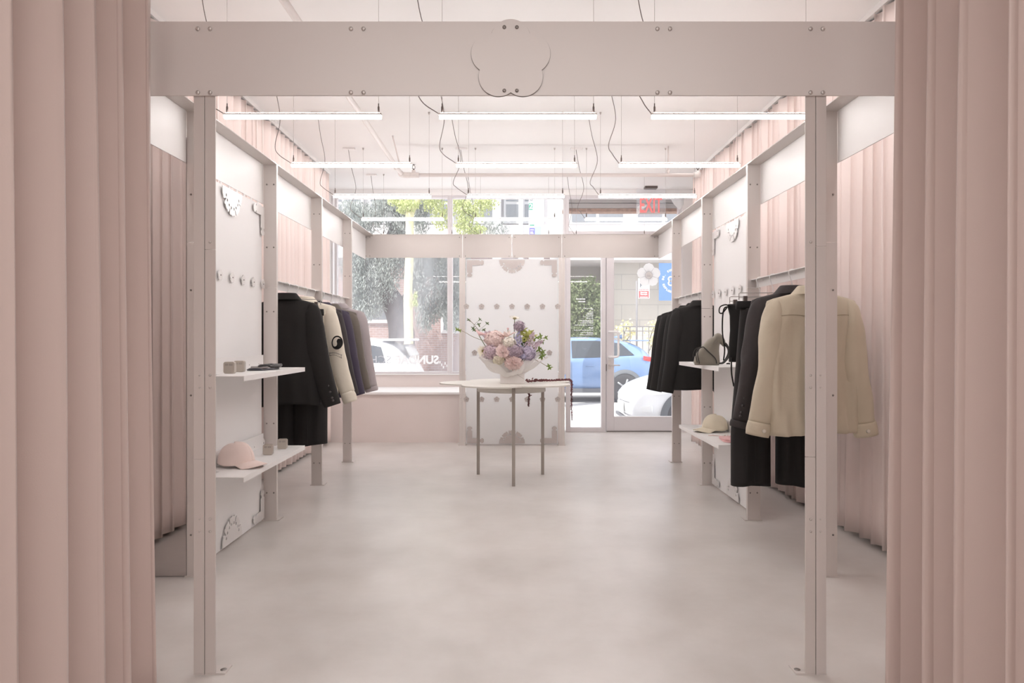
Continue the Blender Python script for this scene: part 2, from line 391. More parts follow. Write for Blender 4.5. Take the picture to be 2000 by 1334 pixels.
lv = MB().box(xa(1186.5, YW), xa(1192, YW), YW - .042, YW - .03, za(721, YW), za(703, YW)).tube([(hx, YW - .03, za(713, YW)), (hx, YW - .08, za(713, YW))], .01).tube([(hx, YW - .08, za(713, YW)), (xa(1209, YW), YW - .08, za(713, YW))], .0085)
lv.build('lever_handle', M['steel'], door)
MB().box(dx0 - .012, dx0 + .004, YW - .036, YW - .03, za(724.5, YW), za(711, YW)).build('latch', M['dark'], door)
MB().box(dx0 + .01, dx1, YW - .035, YW + .035, .0, .012).build('threshold', M['bolt'], door)
# flower emblem sticker and its face on the door glass
fx, fz = xa(1267, YW), za(537.5, YW)
fo = lobes(.086, .0735, 90, 150); fo = [(u * (1 + .012 * math.sin(i * .9)), v * (1 + .012 * math.sin(i * .9))) for i, (u, v) in enumerate(fo)]
pet = flat([fo], .001, lambda u, v, w: (fx + u, YW - .004 + w, fz + v))
pet.build('flower_sticker', M['decal'], door)
M['sticker_grey'] = mat('sticker shading', (205, 203, 207), rough=0.6)
fl = MB()
for k in range(5):
    for j in (-2, -1, 0, 1, 2):
        a = math.radians(90 + 72 * k + j * 11 + 36 * (0)); r0, r1 = .050, .050 + .034 - abs(j) * .004
        p = (math.cos(a), math.sin(a)); nrm = (-p[1] * .0022, p[0] * .0022)
        fl.add([(fx + p[0] * r0 + nrm[0], YW - .0055, fz + p[1] * r0 + nrm[1]), (fx + p[0] * r1, YW - .0055, fz + p[1] * r1), (fx + p[0] * r0 - nrm[0], YW - .0055, fz + p[1] * r0 - nrm[1])], [(0, 1, 2)])
q = flat([circ(0, 0, .05, 24)[::-1], circ(0, 0, .043, 24)], .001, lambda u, v, w: (fx + u, YW - .0052 + w, fz + v)); fl.add(q.v, q.f)
for k in range(5):
    a = math.radians(126 + 72 * k); fl.tube([(fx + math.cos(a) * r, YW - .0052, fz + math.sin(a) * r) for r in (.048, .118)], [.004, .0012], 5)
fl.build('flower_sticker_shading', M['sticker_grey'], door)
fc = MB(); q = flat([circ(0, 0, .043, 24)[::-1]], .001, lambda u, v, w: (fx + u, YW - .0062 + w, fz + v)); fc.add(q.v, q.f)
fc.build('flower_sticker_centre', M['white'], door)
ff = MB()
for sx in (-1, 1): ff.tube(bez((fx + sx * .006, YW - .0075, fz + .012), (fx + sx * .01, YW - .0075, fz + .019), (fx + sx * .02, YW - .0075, fz + .019), (fx + sx * .024, YW - .0075, fz + .012), 6), .0018, 5)
for dz in (-.002, -.012, -.022): ff.box(fx - .028, fx + .028, YW - .0075, YW - .007, fz + dz - .0018, fz + dz + .0018)
ff.build('flower_sticker_lines', M['sticker_grey'], door)

# bench below the window
b = thing('window_bench', 'long pale pink built-in bench with a white top below the left shop window', 'bench', (-.85, 8.95, 0))
MB().box(-2.38, .62, 8.52, 9.44, 0, .575).build('bench_front', M['pinkwall'], b)
MB().box(-2.38, .63, 8.485, 9.44, .575, .602).build('bench_top', M['white'], b, bevel=.003)
MB().box(-2.3, .62, 8.515, 8.52, .545, .573).build('bench_apron', M['pinkwall'], b)

# ------------------------------------------------------------------ steel frame
YP = [3.72, 4.87, 6.03, 7.15]; XI, XO = 1.612, 1.70; ZT = 2.435
side = {-1: 'left', 1: 'right'}
def bolts(root, pts, r=.006, m=None, d=.004):
    for x, y, z in pts: MB().lathe([(r, 0), (r, -d * .6), (r * .6, -d)], (x, y, z), 10, 'y').build('bolt', m or M['bolt'], root)
ordn = ['nearest', 'second', 'third', 'farthest']
ZS = [1.75, 1.593, 1.50, 1.55]
for s in (-1, 1):
    for i, Y in enumerate(YP):
        where = {(-1, 0): 'nearest, beside the floor mirror', (-1, 1): 'between shelf panel and black jacket', (-1, 2): 'between the charcoal and purple jackets', (-1, 3): 'by the window next to the grey sweatshirt',
                 (1, 0): 'nearest, behind the big front post', (1, 1): 'before the shelf panel, under black trousers', (1, 2): 'between the grey bag and black coats', (1, 3): 'behind the black coats by the door'}[(s, i)]
        t = thing('steel_post', 'slim silver steel post on the %s, %s' % (side[s], where), 'post', (s * (XI + XO) / 2, Y, 0), 'slim steel posts of the side frames')
        zs = ZS[i]
        for nm, z0, z1 in (('lower_channel', .006, zs - .0012), ('upper_channel', zs + .0012, ZT)):
            MB().box(s * XI, s * XO, Y, Y + .005, z0, z1).box(s * (XO - .005), s * XO, Y + .005, Y + .06, z0, z1).box(s * XI, s * (XI + .004), Y + .005, Y + .03, z0, z1).build(nm, M['steel'], t)
        MB().box(s * (XI - .02), s * (XO + .01), Y - .006, Y + .09, 0, .006).build('base_plate', M['steel'], t)
        zz = [.19, .665, 1.0, 1.43, 1.87, 2.30] if i else [.22, .95, 1.5, 2.0]
        bolts(t, [(s * (XI + .018), Y, z) for z in zz] + [(s * (XO - .022), Y, z) for z in zz], .0055)
    YB = [2.66] + YP + [8.27]
    for i in range(5):
        y0, y1 = YB[i] + (.008 if i else 0), YB[i + 1] - .004
        wl = ['nearest, above the mirror' if s < 0 else 'nearest, behind the front curtain', 'above the white shelf panel' if s < 0 else 'above the beige shirt', 'above the black jacket' if s < 0 else 'above the white shelf panel', 'above the purple jacket' if s < 0 else 'above the black coats', 'meeting the far cross beam'][i]
        t = thing('fascia_panel', 'horizontal pale metal fascia board on the %s, %s' % (side[s], wl), 'fascia', (s * XO, (y0 + y1) / 2, 2.165), 'side fascia boards')
        MB().box(s * (XO + .001), s * (XO + .007), y0, y1, 2.165, 2.436).build('board', M['board'], t)
        MB().box(s * (XI - .004), s * (XO + .007), y0 - .004, y1 + .004, 2.436, 2.441).build('top_flange', M['steel'], t)
# portal: posts, beam
YQ = 2.64
for s in (-1, 1):
    a0, a1 = (1.10, 1.181) if s < 0 else (1.088, 1.166); mid = (a0 + a1) / 2
    t = thing('portal_post', 'tall double steel post of the front portal, %s of the room, near the pink curtain' % side[s], 'post', (s * mid, YQ, 0), 'front portal posts')
    zs = {(-1, 0): 1.578, (-1, 1): .80, (1, 0): .808, (1, 1): 1.59}
    for k, (u0, u1) in enumerate(((a0, mid - .0012), (mid + .0012, a1))):
        zc = zs[(s, k)]
        for nm, z0, z1 in (('lower_angle', .006, zc - .0008), ('upper_angle', zc + .0008, 2.42)):
            e0, e1 = (u1 - .005, u1) if k == 0 else (u0, u0 + .005)
            MB().box(s * u0, s * u1, YQ, YQ + .005, z0, z1).box(s * e0, s * e1, YQ + .005, YQ + .055, z0, z1).build(nm, M['steel'], t, bevel=.001)
        MB().box(s * (u0 - (.035 if k == 0 else 0)), s * (u1), YQ + .0, YQ + .07, 0, .006).build('base_plate', M['steel'], t)
    bolts(t, [(s * (a0 + .02), YQ, za(p, YQ)) for p in (473, 733, 757, 1014, 1038)] , .0045, M['bolt_light'])
    bolts(t, [(s * (a1 - .022), YQ, za(p, YQ)) for p in (733, 757, 1014, 1038)], .003, M['bolt_light'])
    MB().lathe([(.012, 0), (.012, -.004)], (s * (a0 - .018), YQ + .03, .007), 12, 'z').build('anchor', M['bolt'], t)
t = thing('portal_beam', 'wide brushed metal beam spanning the front of the room, with a plum blossom emblem plate', 'beam', (0, YQ, 2.146))
yb = YQ - .010
MB().box(-1.42, 1.42, yb, YQ - .001, 2.146, 2.42).box(-1.42, 1.42, YQ - .001, YQ + .05, 2.415, 2.42).build('beam_plate', M['beam'], t, bevel=.0015)
bolts(t, [(xa(p, yb), yb, za(q, yb)) for p in (386.5, 410.5, 685.5, 710, 1284, 1308.5, 1583, 1607) for q in (56.5, 181)], .0078, M['bolt_light'], .006)
ex, ez = xa(997.5, yb), za(118, yb)
flat([lobes(.0762, .0748, 90)], .0025, lambda u, v, w: (ex + u, yb - .0015 + w, ez + v)).build('emblem_shadow_outline', M['bolt'], t)  # dark plate behind the emblem, standing in for its shadow outline
em = flat([lobes(.076, .0735, 90)], .003, lambda u, v, w: (ex + u, yb - .006 + w, ez + v)).build('emblem_plate', M['clip_grey'] if 0 else M['beam'], t, bevel=.0006)
for p, q in ((985, 55), (1009.5, 55), (985, 178.5), (1009.5, 178.5)):
    MB().lathe([(.0068, 0), (.0068, -.003), (.0035, -.0045)], (xa(p, yb), yb - .0072, za(q, yb)), 12, 'y').build('emblem_screw', M['bolt'], t)
# far frame
YF = 8.27; zb0, zb1 = za(503.5, YF), za(458.5, YF)
segs = [(711, 902.5, 'left end, above the window bench'), (904, 999.5, 'just left of centre above the frosted screen'), (1000.5, 1096.5, 'just right of centre above the frosted screen'), (1098, 1290, 'right end, above the glass door')]
for a, c, wh in segs:
    t = thing('cross_beam', 'grey metal board of the far cross beam, %s' % wh, 'beam', (xa((a + c) / 2, YF), YF, zb0), 'far cross beam boards')
    MB().box(xa(a, YF), xa(c, YF), YF, YF + .006, zb0, zb1).box(xa(a, YF), xa(c, YF), YF - .004, YF + .05, zb1, zb1 + .005).build('beam_plate', M['steel_dark'], t)
    for e, sg in ((a, 1), (c, -1)):
        if e in (711, 1290): MB().box(xa(e, YF), xa(e + sg * 13.5, YF), YF - .003, YF, zb0, zb1).build('end_plate', M['steel_dark'], t)
        offs = (4, 11.5) if e in (711, 1290) else (5,)
        bolts(t, [(xa(e + sg * o_, YF), YF - (.003 if e in (711, 1290) else 0), z) for o_ in offs for z in (zb0 + .02, zb1 - .03)], .0062)
for s, p0, p1 in ((-1, 897, 909), (1, 1091, 1103)):
    x0, x1 = xa(p0, YF), xa(p1, YF); mid = (x0 + x1) / 2
    t = thing('panel_post', 'double steel post at the %s edge of the frosted screen' % side[s], 'post', (mid, YF, 0), 'posts of the frosted screen')
    for u0, u1, zc in ((x0, mid - .003, .85), (mid + .003, x1, 1.55)):
        for nm, z0, z1 in (('lower_angle', .006, zc - .001), ('upper_angle', zc + .001, zb0 - .001)):
            MB().box(u0, u1, YF, YF + .005, z0, z1).build(nm, M['steel'], t)
    MB().box(mid - .003, mid + .003, YF + .003, YF + .05, .006, zb1).build('web', M['bolt_light'], t)
    MB().box(x0 - .01, x1 + .01, YF - .008, YF + .06, 0, .006).build('base_plate', M['steel'], t)
    bolts(t, [(mid + o_, YF, z) for o_ in (-.018, .018) for z in (za(770, YF), za(778, YF))], .004, M['bolt_light'])

# ornament shapes (u along the panel, v up)
def rosette(dirn=-1):
    ol = []; W, Hh = .142, .148; n = 300
    for i in range(n + 1):
        d = 180.0 * i / n; t = math.radians(d); r = 1.0
        for c in (32, 70, 110, 148):
            e = (d - c); r -= .20 * math.exp(-(e / 3.0) ** 4); r += .05 * (math.exp(-((e - 7) / 2.4) ** 2) + math.exp(-((e + 7) / 2.4) ** 2))
        for c in (51, 90, 129): r += .04 * math.exp(-((d - c) / 5.0) ** 2)
        if d < 20 or d > 160: r += .05
        ol.append((-W * math.cos(t) * r, dirn * Hh * math.sin(t) * r if 0 < i < n else 0))
    hs = [circ(-W * .74 * math.cos(math.radians(a)), dirn * Hh * .74 * math.sin(math.radians(a)), .009, 12) for a in (24, 41, 61, 79, 101, 119, 139, 156)]
    return [ol] + hs
def bracket(sx, sy):
    L, w_ = .195, .06
    p = [(0, 0), (L - .052, 0), (L - .045, -.014), (L - .033, -.012), (L - .026, 0), (L - .01, -.004), (L, -.018), (L, -.042), (L - .01, -.056), (L - .026, -.06), (L - .033, -.048), (L - .045, -.046), (L - .052, -w_)]
    q = [(-b_, -a_) for a_, b_ in reversed(p)]
    pts = p + [(w_, -w_)] + q[:-1]
    return [[(sx * a_, sy * b_) for a_, b_ in pts]]
def ornaments(root, yc, half, place, z0, z1, m, skip=()):
    """place(u, v, w): u along panel, v height, w out of the face"""
    P = lambda uo, vo: (lambda u, v, w: place(uo + u, vo + v, w + .012))
    flat(rosette(-1), .004, P(0, z1 - .012)).build('rosette_bracket', m, root)
    flat(rosette(1), .004, P(0, z0 + .012)).build('rosette_bracket', m, root)
    for sx, u in ((1, -half + .008), (-1, half - .008)):
        flat(bracket(sx, 1), .004, P(u, z1 - .014)).build('corner_bracket', m, root)
        flat(bracket(sx, -1), .004, P(u, z0 + .014)).build('corner_bracket', m, root)
    for z, us in ((1.615, [-.531, -.354, -.177, 0, .177, .354, .531]), (1.077, [-.435, -.2655, -.0885, .0885, .2655, .435]), (.536, [-.531, -.354, -.177, 0, .177, .354, .531])):
        for u in us:
            if (round(z, 2), u) in skip: continue
            o = flat([lobes(.0175, .0155, 90, 60)], .005, P(u, z)).build('flower_clip', m, root)
            k = MB().lathe([(.0042, 0), (.0042, .003)], (0, 0, 0), 8, 'z'); k.v = [tuple(place(u + p[0], z + p[1], p[2] + .0145)) for p in k.v]
            k.build('screw', M['bolt'], o)
# frosted screen
t = thing('frosted_screen', 'frosted translucent screen panel in the middle of the window with cloud-cut corner brackets', 'screen', (0, YF + .02, .012))
MB().box(-.536, .536, YF + .012, YF + .02, .012, 2.168).build('acrylic_sheet', M['frost'], t)
ornaments(t, 0, .53, lambda u, v, w: (u, YF + .012 - w, v), .012, 2.168, M['clip_grey'])
# side shelf panels
for s, y0, y1 in ((-1, 3.745, 4.862), (1, 4.9, 6.022)):
    yc, hf = (y0 + y1) / 2, (y1 - y0) / 2
    t = thing('shelf_panel', 'tall white wall panel on the %s with flower pegs and two shelves hooked on' % side[s], 'panel', (s * 1.707, yc, .008), 'white shelf panels')
    MB().box(s * 1.703, s * 1.712, y0 + .014, y1 - .022, .008, 2.152).build('sheet', M['panel'], t)
    ornaments(t, yc, hf, (lambda u, v, w, s=s, yc=yc: (s * (1.703 - w), yc + u, v)), .008, 2.152, M['clip'])
    lt = MB()
    for k in range(9): lt.box(s * 1.704, s * 1.708, y0 + .05 + k * (y1 - y0 - .1) / 8.4, y0 + .075 + k * (y1 - y0 - .1) / 8.4, 2.152, 2.166)
    lt.build('top_lug', M['panel'], t)
    # shelves
    for z, nm in ((1.05, 'upper'), (.518, 'lower')):
        what = {(-1, 'upper'): 'holding two tins and a folded dark scarf', (-1, 'lower'): 'holding the pink cap and two tins', (1, 'upper'): 'holding the grey drawstring bag', (1, 'lower'): 'holding the cream cap and pink bandana'}[(s, nm)]
        q = thing('wall_shelf', 'white folded metal shelf on the %s panel, %s' % (side[s], what), 'shelf', (s * 1.55, yc, z), 'folded metal shelves')
        ya, yb_ = y0 + .0, y1 - .015
        if s > 0: ya = y0 - .04; 
        MB().box(s * 1.41, s * 1.60, ya, yb_, z - .004, z).box(s * 1.60, s * 1.69, ya + .16, yb_ - .02, z - .004, z).build('shelf_plate', M['white'], q)
        MB().box(s * 1.41, s * 1.414, ya, yb_, z - .028, z - .004).build('front_lip', M['white'], q)
        MB().box(s * 1.686, s * 1.69, ya + .16, yb_ - .02, z, z + .085).build('back_upstand', M['white'], q)
# floor mirror beside the first left post
t = thing('floor_mirror', 'tall frameless mirror panel beside the nearest left steel post, reflecting the curtain', 'mirror', (-1.92, 3.73, .004))
MB().box(-2.08, -1.704, 3.722, 3.727, .004, 2.30).build('mirror_glass', M['mirror'], t)
MB().box(-2.08, -1.704, 3.7275, 3.74, .004, 2.30).build('backing_board', M['steel'], t)
# hanging rails
rails = [(-1, 4.876, 6.029, 'left rail nearer the shelf panel, carrying black and cream jackets'), (-1, 6.091, 7.149, 'left rail by the window, carrying purple and grey jackets'), (1, 3.782, 4.869, 'right rail carrying the beige shirt and black trousers'), (1, 6.091, 7.149, 'right rail by the door, carrying black coats')]
ZR = 1.648
for s, y0, y1, wh in rails:
    t = thing('hanging_rail', 'white angle bar clothes rail, %s' % wh, 'rail', (s * 1.65, (y0 + y1) / 2, ZR - .05), 'clothes rails')
    MB().box(s * 1.632, s * 1.676, y0, y1, ZR - .004, ZR).build('top_flange', M['white'], t)
    MB().box(s * 1.672, s * 1.676, y0, y1, ZR - .055, ZR - .004).build('rail_plate', M['white'], t)

# ------------------------------------------------------------------ curtains
def curtain(name, label, x, y0, y1, z0, z1, pitch, amp, m, seed, group, res=14, fan=0.0, along='y'):
    rnd = random.Random(seed); nf = max(2, int(round((y1 - y0) / pitch))); N = nf * res; NZ = 24
    ph = [rnd.uniform(-.9, .9) for _ in range(nf + 2)]; am = [rnd.uniform(.75, 1.25) for _ in range(nf + 2)]; drift = [rnd.uniform(-1, 1) for _ in range(nf + 2)]
    def P(u, v):
        f = u * nf; k = int(min(f, nf - 1)); fr = f - k; e = fr * fr * (3 - 2 * fr)
        pk = lerp(ph[k], ph[k + 1], e); ak = lerp(am[k], am[k + 1], e); dk = lerp(drift[k], drift[k + 1], e)
        a = 2 * PI * f + pk + .5 * dk * (v - .5) * 1.5
        A = amp * ak * (.72 + .5 * (1 - v)) * (1 + .12 * math.sin(3 * v + k))
        xx = A * (math.sin(a) + .22 * math.sin(2 * a + .6)) ; sh = pitch * .13 * math.sin(2 * a + pk)
        yy = y0 + (y1 - y0) * u + sh + .012 * dk * (1 - v)
        return (x + xx, yy, lerp(z0 + .004 * math.sin(a + 1), z1, v))
    mb = MB().grid(P, N, NZ)
    o = mb.build(name, m, None, origin=(x, (y0 + y1) / 2, z0)); tag(o, label, 'curtain', group)
    md = o.modifiers.new('solid', 'SOLIDIFY'); md.thickness = .003; md.offset = 0
    return o
curtain('curtain', 'pale pink pleated curtain in the left foreground, full height', -1.269, .75, 2.57, .015, 3.15, .18, .062, M['curtain'], 11, 'foreground curtains', 22)
curtain('curtain', 'pale pink pleated curtain in the right foreground, full height', 1.32, .75, 2.37, .015, 3.15, .18, .062, M['curtain'], 23, 'foreground curtains', 22)
curtain('curtain', 'long pale pink pleated curtain along the left wall behind the clothes rails', -2.17, .75, 8.42, .03, 3.165, .135, .036, M['curtain_lit'], 5, 'side wall curtains', 12)
curtain('curtain', 'long pale pink pleated curtain along the right wall behind the clothes rails', 2.17, .75, 8.42, .03, 3.165, .135, .036, M['curtain_lit'], 9, 'side wall curtains', 12)
for s in (-1, 1):
    solo('curtain_track', 'thin white ceiling track carrying the long curtain on the %s wall' % side[s], 'curtain track', MB().box(s * 2.15, s * 2.19, .7, 8.45, 3.18, CZ), M['white'], 'curtain tracks')
    solo('curtain_track', 'thin white ceiling track carrying the %s foreground curtain' % side[s], 'curtain track', MB().box(s * 1.27, s * 1.31, .7, 2.5, 3.18, CZ), M['white'], 'curtain tracks')

# ------------------------------------------------------------------ pendant tube lights
M['glow'] = mat('glowing tube', (255, 250, 244), rough=0.5, emit=(255, 250, 248), estr=TUBE)
M['glow_fill'] = mat('glowing ceiling fill', (255, 250, 244), rough=0.5, emit=(255, 250, 248), estr=CEIL_FILL)  # glow added on top of the housings to brighten the ceiling
YL = [3.85, 5.02, 6.20, 7.37, 8.55]; ZL = [2.447, 2.467, 2.483, 2.475, 2.475]
rown = ['nearest row', 'second row from the front', 'third row, just above the transom window', 'fourth row, seen against the transom window', 'fifth row, at the far cross beam']
coln = ['left', 'middle', 'right']
random.seed(12)
for r, (Y, z) in enumerate(zip(YL, ZL)):
    for c, x0 in enumerate((-1.559, -.396, .753)):
        x1 = x0 + .855
        t = thing('pendant_light', 'slim glowing tube pendant lamp, %s one of the %s' % (coln[c], rown[r]), 'lamp', ((x0 + x1) / 2, Y, z), 'tube pendant lamps')
        MB().box(x0, x1, Y - .014, Y + .014, z + .006, z + .016).build('housing', M['steel'], t, bevel=.002)
        dm = MB().box(x0 + .004, x1 - .004, Y - .012, Y + .012, z - .0105, z + .006)
        dm.build('diffuser', M['glow'], t)
        MB().box(x0 + .01, x1 - .01, Y - .009, Y + .009, z + .0165, z + .018).build('ceiling_fill_strip', M['glow_fill'], t)
        for x in (x0 + .018, x1 - .018):
            MB().lathe([(.0055, 0), (.0055, .035), (.003, .042), (.003, .055)], (x, Y, z + .016), 10).build('wire_grip', M['pin'], t)
            MB().tube([(x, Y, z + .07), (x, Y, CZ - .012)], .0011, 5).build('suspension_wire', M['wire'], t)
            MB().lathe([(.004, -.02), (.009, -.006), (.009, 0)], (x, Y, CZ), 10).build('ceiling_anchor', M['wire'], t)
        px = x0 - (.135 if c < 2 else .09)
        MB().box(px - .055, px + .07, Y - .018, Y + .018, CZ - .018, CZ).build('ceiling_canopy', M['white'], t, bevel=.003)
        k = random.uniform(.7, 1.25)
        pts = spline([(px, Y, CZ - .018), (px + .03 * k, Y, CZ - .2), (px + .075 * k, Y, CZ - .42), (px + .02, Y + .01, CZ - .6), (px + .045, Y, z + .08), (x0 + .002, Y, z + .014)], 7)
        MB().tube(pts, .0026, 6).build('power_cable', M['cable'], t)

# ------------------------------------------------------------------ sprinkler pipe
YPp = 7.3; zp = 2.92; xe = xa(785, YPp); xr = xa(1362, YPp)
t = thing('sprinkler_pipe', 'white sprinkler pipe running under the ceiling and turning across the room', 'pipe', ((xe + xr) / 2, YPp, zp))
MB().tube([(xe, 1.2, zp), (xe, YPp - .06, zp)], .021, 12).build('pipe_run', M['pipe'], t)
MB().tube([(xe + .06, YPp, zp), (xr, YPp, zp)], .0185, 12).build('pipe_run', M['pipe'], t)
MB().tube(spline([(xe, YPp - .08, zp), (xe, YPp - .025, zp), (xe + .025, YPp, zp), (xe + .08, YPp, zp)], 5), .029, 12).build('elbow', M['pipe'], t)
xt = xa(808, YPp)
MB().tube([(xt - .055, YPp, zp), (xt + .055, YPp, zp)], .027, 12).tube([(xt, YPp, zp), (xt, YPp, zp + .05)], .02, 12).build('tee_fitting', M['pipe'], t)
MB().tube([(xr - .04, YPp, zp), (xr + .03, YPp, zp)], .027, 12).tube([(xr + .01, YPp, zp), (xr + .01, YPp, zp + .045)], .018, 12).build('elbow', M['pipe'], t)
for x in (xt, xr + .005):
    MB().tube([(x, YPp, zp + .045), (x, YPp, zp + .065)], .009, 8).tube([(x - .012, YPp, zp + .065), (x - .016, YPp, zp + .085), (x, YPp, zp + .105), (x + .016, YPp, zp + .085), (x + .012, YPp, zp + .065)], .003, 6).lathe([(.016, .105), (.016, .108)], (x, YPp, zp), 10).build('sprinkler_head', M['pin'], t)
MB().tube([(xa(767, 6.92), 6.92, CZ), (xe + .03, 6.98, zp + .02)], .007, 8).lathe([(.028, 2.965), (.028, 2.90)], (xe, 6.98, 0), 10).build('hanger_rod', M['pipe'], t)
x = xa(1305, YPp)
MB().tube([(x, YPp, CZ), (x, YPp, zp)], .007, 8).lathe([(.014, zp + .02), (.018, zp + .05)], (x, YPp, 0), 10).build('hanger_rod', M['pipe'], t)

# exit sign
YE = 9.25
x0, x1 = xa(1243, YE), xa(1300, YE); zc = za(402, YE)
t = thing('exit_sign', 'clear acrylic ceiling sign reading EXIT in red capitals in front of the door transom', 'sign', ((x0 + x1) / 2, YE, 3.0))
MB().box(x0, x1, YE, YE + .006, za(422, YE), CZ - .03).build('sign_plate', M['acrylic'], t)
MB().box(xa(1259, YE), xa(1283, YE), YE - .05, YE + .06, CZ - .028, CZ).build('mounting_box', M['pin'], t)
text('EXIT', .3, lambda u, v, w: (xa(1271.5, YE) + u, YE - .002 + w, zc + v * .93), bold=.006, width=xa(1293.5, YE) - xa(1250, YE)).build('sign_lettering', M['red'], t)
# ------------------------------------------------------------------ clothes
def cloth(name, rgb, var=0.04, rough=.85, bump=.25, sheen=.2, bscale=35): return mat(name, rgb, rough=rough, var=var, vscale=6, bump=bump, bscale=bscale, sheen=sheen)
M['black'] = cloth('black wool', (17, 15, 14), bump=.08, sheen=0)
M['charcoal'] = cloth('charcoal cotton', (50, 45, 46), bump=.15, sheen=.05)
M['black2'] = cloth('black twill', (20, 17, 17), bump=.1, sheen=0)
M['cream'] = cloth('cream wool', (226, 218, 202), bump=.12)
M['beige'] = cloth('beige linen', (196, 185, 164), bump=.28, bscale=26)
M['purple'] = cloth('dark purple cotton', (62, 55, 72), bump=.12, sheen=.05)
M['olive'] = cloth('grey olive cotton', (100, 93, 86), bump=.12)
M['grey'] = cloth('light grey jersey', (166, 158, 160), bump=.12)
M['button'] = mat('horn button', (206, 198, 184), rough=.3)
M['button_dark'] = mat('dark button', (70, 66, 66), rough=.3)
M['seam'] = mat('cream seam tape', (150, 140, 128), rough=.8)
BODY = [(1.0, .055, .04), (.965, .07, .05), (.945, .105, .055), (.925, .172, .058), (.912, .208, .058), (.900, .228, .062), (.88, .234, .07), (.84, .236, .08), (.78, .234, .09), (.6, .232, .1), (.4, .242, .108), (.2, .25, .112), (0, .252, .112)]
def superell(hw, hd, n, e=2.4):
    out = []
    for k in range(n):
        t = 2 * PI * k / n; c, s_ = math.cos(t), math.sin(t)
        out.append((hw * math.copysign(abs(c) ** (2 / e), c), hd * math.copysign(abs(s_) ** (2 / e), s_)))
    return out
def hanger(x, Y, top, label, group, neck, wide=.2, clips=False, ang=0):
    """wire hanger hung on the rail: hook over the rail, stem, shoulder bar"""
    t = thing('clip_hanger' if clips else 'clothes_hanger', label, 'hanger', (x, Y, neck), group)
    r = .022; ctr = top + .004 - r
    pts = [(x + r * math.cos(a), Y, ctr + r * math.sin(a)) for a in [math.radians(q) for q in range(-30, 200, 15)]]
    pts = [(x + .022 * math.cos(math.radians(q)), Y, top + .003 - .022 + .022 * math.sin(math.radians(q)) + .004) for q in range(190, -40, -15)]
    pts = [(2 * x - p[0], p[1], p[2]) for p in pts] if x > 0 else pts
    pts += [(x + math.copysign(.004, x) * 0 + (pts[-1][0] - x) * .35, Y, top - .062), (x, Y, top - .082), (x, Y, neck)]
    MB().tube(spline(pts, 3), .0028, 8).build('hook', M['white'], t)
    if clips:
        z0 = neck
        MB().tube([(x - wide, Y, z0 - .045), (x - wide, Y, z0 - .004), (x - wide + .01, Y, z0), (x + wide - .01, Y, z0), (x + wide, Y, z0 - .004), (x + wide, Y, z0 - .045)], .0026, 6).tube([(x - wide, Y, z0 - .03), (x + wide, Y, z0 - .03)], .002, 6).build('wire_frame', M['wire'], t)
        for sx in (-1, 1): MB().box(x + sx * wide * .82 - .012, x + sx * wide * .82 + .012, Y - .012, Y + .012, z0 - .062, z0 - .02).build('clip', M['pin'], t, bevel=.002)
    else:
        MB().tube([(x - wide * .85, Y, neck - .125), (x - .03, Y, neck - .075), (x, Y, neck - .06), (x + .03, Y, neck - .075), (x + wide * .85, Y, neck - .125)], .006, 8).tube([(x, Y, neck), (x, Y, neck - .06)], .0028, 6).build('shoulder_bar', M['white'], t)
    return t
